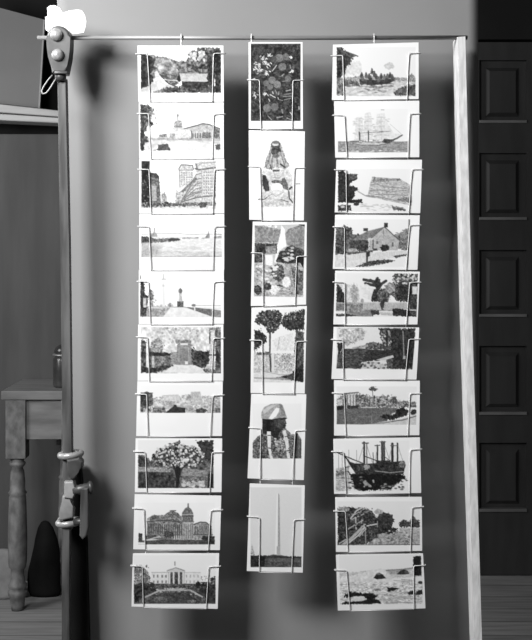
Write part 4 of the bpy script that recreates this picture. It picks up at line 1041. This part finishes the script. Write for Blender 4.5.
# ------------------------------------------------------------------ cupboard, ledge and board at the left
CY = WY-.06
cb = thing('cupboard', 'tall dark cupboard with pale top ledge behind the small table', 'cupboard', (-.9, 2.44, 0))
a = pt(-60, 101, 4.28); b = pt(120, 113, 4.49)
ang = math.atan2(b.y-a.y, b.x-a.x)
def cup(z0, z1, off, front, depth=None, x0=-1.25, x1=-.55):
    bm = bmesh.new()
    box(bm, x0, x1, front, .0, z0, z1, .003)
    return bm
z_top = pt(0, 106.5, 4.40).z
z_mid = pt(0, 114, 4.40).z
z_low = pt(0, 120.5, 4.41).z
def cpart(name, m, fr, z0, z1, bev=.003, x0=-1.30, x1=-.52, back=.22):
    bm = bmesh.new(); box(bm, x0, x1, fr, back, z0, z1, bev)
    R = Matrix.Rotation(0, 4, 'Z')
    bmesh.ops.translate(bm, verts=bm.verts, vec=(.9, 0, 0)); bmesh.ops.transform(bm, matrix=R, verts=bm.verts)
    bmesh.ops.translate(bm, verts=bm.verts, vec=(-.9, 2.44, 0))
    return obj(name, bm, m, cb)
bm = bmesh.new(); pxprism(bm, [(-60, 97.5), (84, 113.2), (84, 118.5), (-60, 108)], 4.30, .18, .004); obj('ledge_top', bm, M_LEDGE, cb)
bm = bmesh.new(); pxprism(bm, [(-60, 109.5), (84, 119.3), (84, 124.2), (-60, 117.5)], 4.315, .165, .005); obj('ledge_moulding', bm, M_LEDGE, cb)
cpart('cupboard_body', M_CUP, .0, 0, pt(0, 134, 4.44).z, .002, back=.055)
cpart('recess_shade', M_BLACK, .012, pt(0, 134, 4.44).z, pt(0, 118, 4.44).z, .002, back=.055)  # black strip standing in for the shade beneath the ledge
# grey board on the ledge
bm = bmesh.new()
pxprism(bm, [(-22, 2), (43.5, 19.5), (38.2, 107.8), (-22, 101.2)], 4.375, .012)
bw = obj('leaning_board', bm, M_BOARD)
bmesh_ = None
tag(bw, 'plain grey board standing on the pale ledge at top left', 'board')
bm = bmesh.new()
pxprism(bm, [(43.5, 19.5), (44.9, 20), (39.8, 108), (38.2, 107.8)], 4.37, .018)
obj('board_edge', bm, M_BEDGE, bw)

# ------------------------------------------------------------------ small table
TX0 = pt(1, 0, 4.05).x; TX1 = TX0+.285; TY0 = 4.05-CD; TY1 = 4.41-CD
tb = thing('side_table', 'small worn wooden table with turned legs standing left behind the stand', 'table', ((TX0+TX1)/2, (TY0+TY1)/2, 0))
bm = bmesh.new(); box(bm, TX0, TX1, TY0, TY1, .72, .75, .003); obj('tabletop', bm, M_TABLE, tb)
lw = .034
def leg(cx, cy):
    bm = bmesh.new()
    box(bm, cx-lw, cx+lw, cy-lw, cy+lw, .52, .72, .002)
    prof = [(.012, .0), (.020, 0), (.024, .02), (.026, .045), (.032, .052), (.033, .066), (.026, .072), (.031, .078), (.032, .088), (.025, .096), (.022, .12), (.023, .14), (.029, .146),
            (.032, .17), (.033, .24), (.031, .33), (.029, .385), (.026, .392), (.032, .40), (.026, .408), (.026, .44), (.023, .47), (.018, .487), (.026, .494), (.028, .502), (.021, .508), (.028, .52)]
    lathe(bm, prof, (cx, cy, 0), 20)
    o = obj('leg', bm, M_LEG, tb, True)
    for p in o.data.polygons:
        if len(p.vertices) == 4 and p.area > .004: p.use_smooth = False
    return o
lx0 = TX0+.048; lx1 = TX1-.048; ly0 = TY0+.038; ly1 = TY1-.045
leg(lx0, ly0); leg(lx1, ly0); leg(pt(67, 0, 4.36).x, ly1)
for nm, ax in (('front', (lx0+lw, lx1-lw, ly0-.022, ly0-.002)), ('back', (lx0+lw, lx1-lw, ly1+.002, ly1+.022)), ('l', (lx0-.022, lx0-.002, ly0+lw, ly1-lw)), ('r', (lx1+.002, lx1+.022, ly0+lw, ly1-lw))):
    bm = bmesh.new(); box(bm, ax[0], ax[1], ax[2], ax[3], .585, .72, .001); obj('apron', bm, M_TABLE, tb)
# jar
jc = pt(63.5, 0, 4.16)
jr = thing('glass_jar', 'dark lidded jar on the small table', 'jar', (jc.x, jc.y, .75))
bm = bmesh.new(); lathe(bm, [(.028, 0), (.034, .003), (.036, .012), (.036, .095), (.033, .104), (.026, .11)], (jc.x, jc.y, .75), 28); obj('jar_body', bm, M_JAR, jr, True)
bm = bmesh.new(); lathe(bm, [(.027, .108), (.037, .111), (.037, .115), (.029, .118)], (jc.x, jc.y, .75), 28); obj('jar_rim', bm, M_JARRIM, jr, True)
bm = bmesh.new(); lathe(bm, [(.031, .116), (.032, .128), (.026, .14), (.014, .148), (.001, .15)], (jc.x, jc.y, .75), 28); obj('jar_lid', bm, M_JAR, jr, True)
# dark bundle and pale sack under the table
def lump(name, prof, c, m, label, cat, sx=1, sy=1, seed=3, amp=.012):
    bm = bmesh.new(); lathe(bm, prof, (0, 0, 0), 28)
    bmesh.ops.subdivide_edges(bm, edges=bm.edges[:], cuts=1, use_grid_fill=True)
    from mathutils import noise
    for v in bm.verts:
        n = noise.noise(Vector((v.co.x*14+seed, v.co.y*14, v.co.z*9)))
        k = 1+n*amp*18 if v.co.z > .004 else 1
        v.co.x *= sx*k; v.co.y *= sy*k
    o = obj(name, bm, m, None, True); o.location = c
    return tag(o, label, cat)
c = pt(45, 0, 4.26)
lump('cloth_bundle', [(.01, 0), (.055, 0), (.062, .02), (.060, .09), (.053, .15), (.042, .2), (.028, .24), (.014, .26), (.002, .265)], (c.x, c.y, 0), M_BLACK, 'black tapering cloth bundle on the floor under the small table', 'bundle', .95, .55)
c = pt(3, 0, 4.24)
lump('pale_sack', [(.01, 0), (.058, 0), (.066, .02), (.062, .07), (.055, .12), (.04, .155), (.018, .168), (.002, .17)], (c.x, c.y, 0), M_SACK, 'pale sack on the floor behind the left turned leg', 'sack', 1.15, .6, 8)

# ------------------------------------------------------------------ light
def area(name, loc, tgt, sx, sy, power):
    l = bpy.data.lights.new(name, 'AREA'); l.shape = 'RECTANGLE'; l.size = sx; l.size_y = sy; l.energy = power
    o = bpy.data.objects.new(name, l); COL.objects.link(o); o.location = loc
    o.rotation_euler = (Vector(tgt)-Vector(loc)).to_track_quat('-Z', 'Y').to_euler()
    return o
key = area('studio_key_light', (-1.12, -1.12, 2.14), (-.16, .05, 1.36), .7, .5, 33); key.data.spread = math.radians(125)
area('studio_fill_light', (.9, -2.8, 2.3), (0, 0, 1.1), 1.2, 1.2, 3.5)
area('window_light', (-2.35, .75, 1.75), (-.2, 2.3, .4), .9, 1.2, 42)
w = bpy.data.worlds.new('room_air'); SC.world = w; w.use_nodes = True
w.node_tree.nodes['Background'].inputs['Color'].default_value = (1, 1, 1, 1)
w.node_tree.nodes['Background'].inputs['Strength'].default_value = 0.03

# ------------------------------------------------------------------ camera
cam = bpy.data.cameras.new('camera'); co = bpy.data.objects.new('camera', cam); COL.objects.link(co)
co.location = (0, -CD, CH); co.rotation_euler = (math.radians(90), 0, 0)
cam.sensor_fit = 'VERTICAL'; cam.sensor_height = 36; cam.lens = F/640*36; cam.shift_y = -(320-HZ)/640
cam.clip_start = .05; cam.clip_end = 50
SC.camera = co
SC.view_settings.view_transform = 'Standard'; SC.view_settings.look = 'None'
SC.view_settings.exposure = 0.16; SC.view_settings.gamma = 1.0
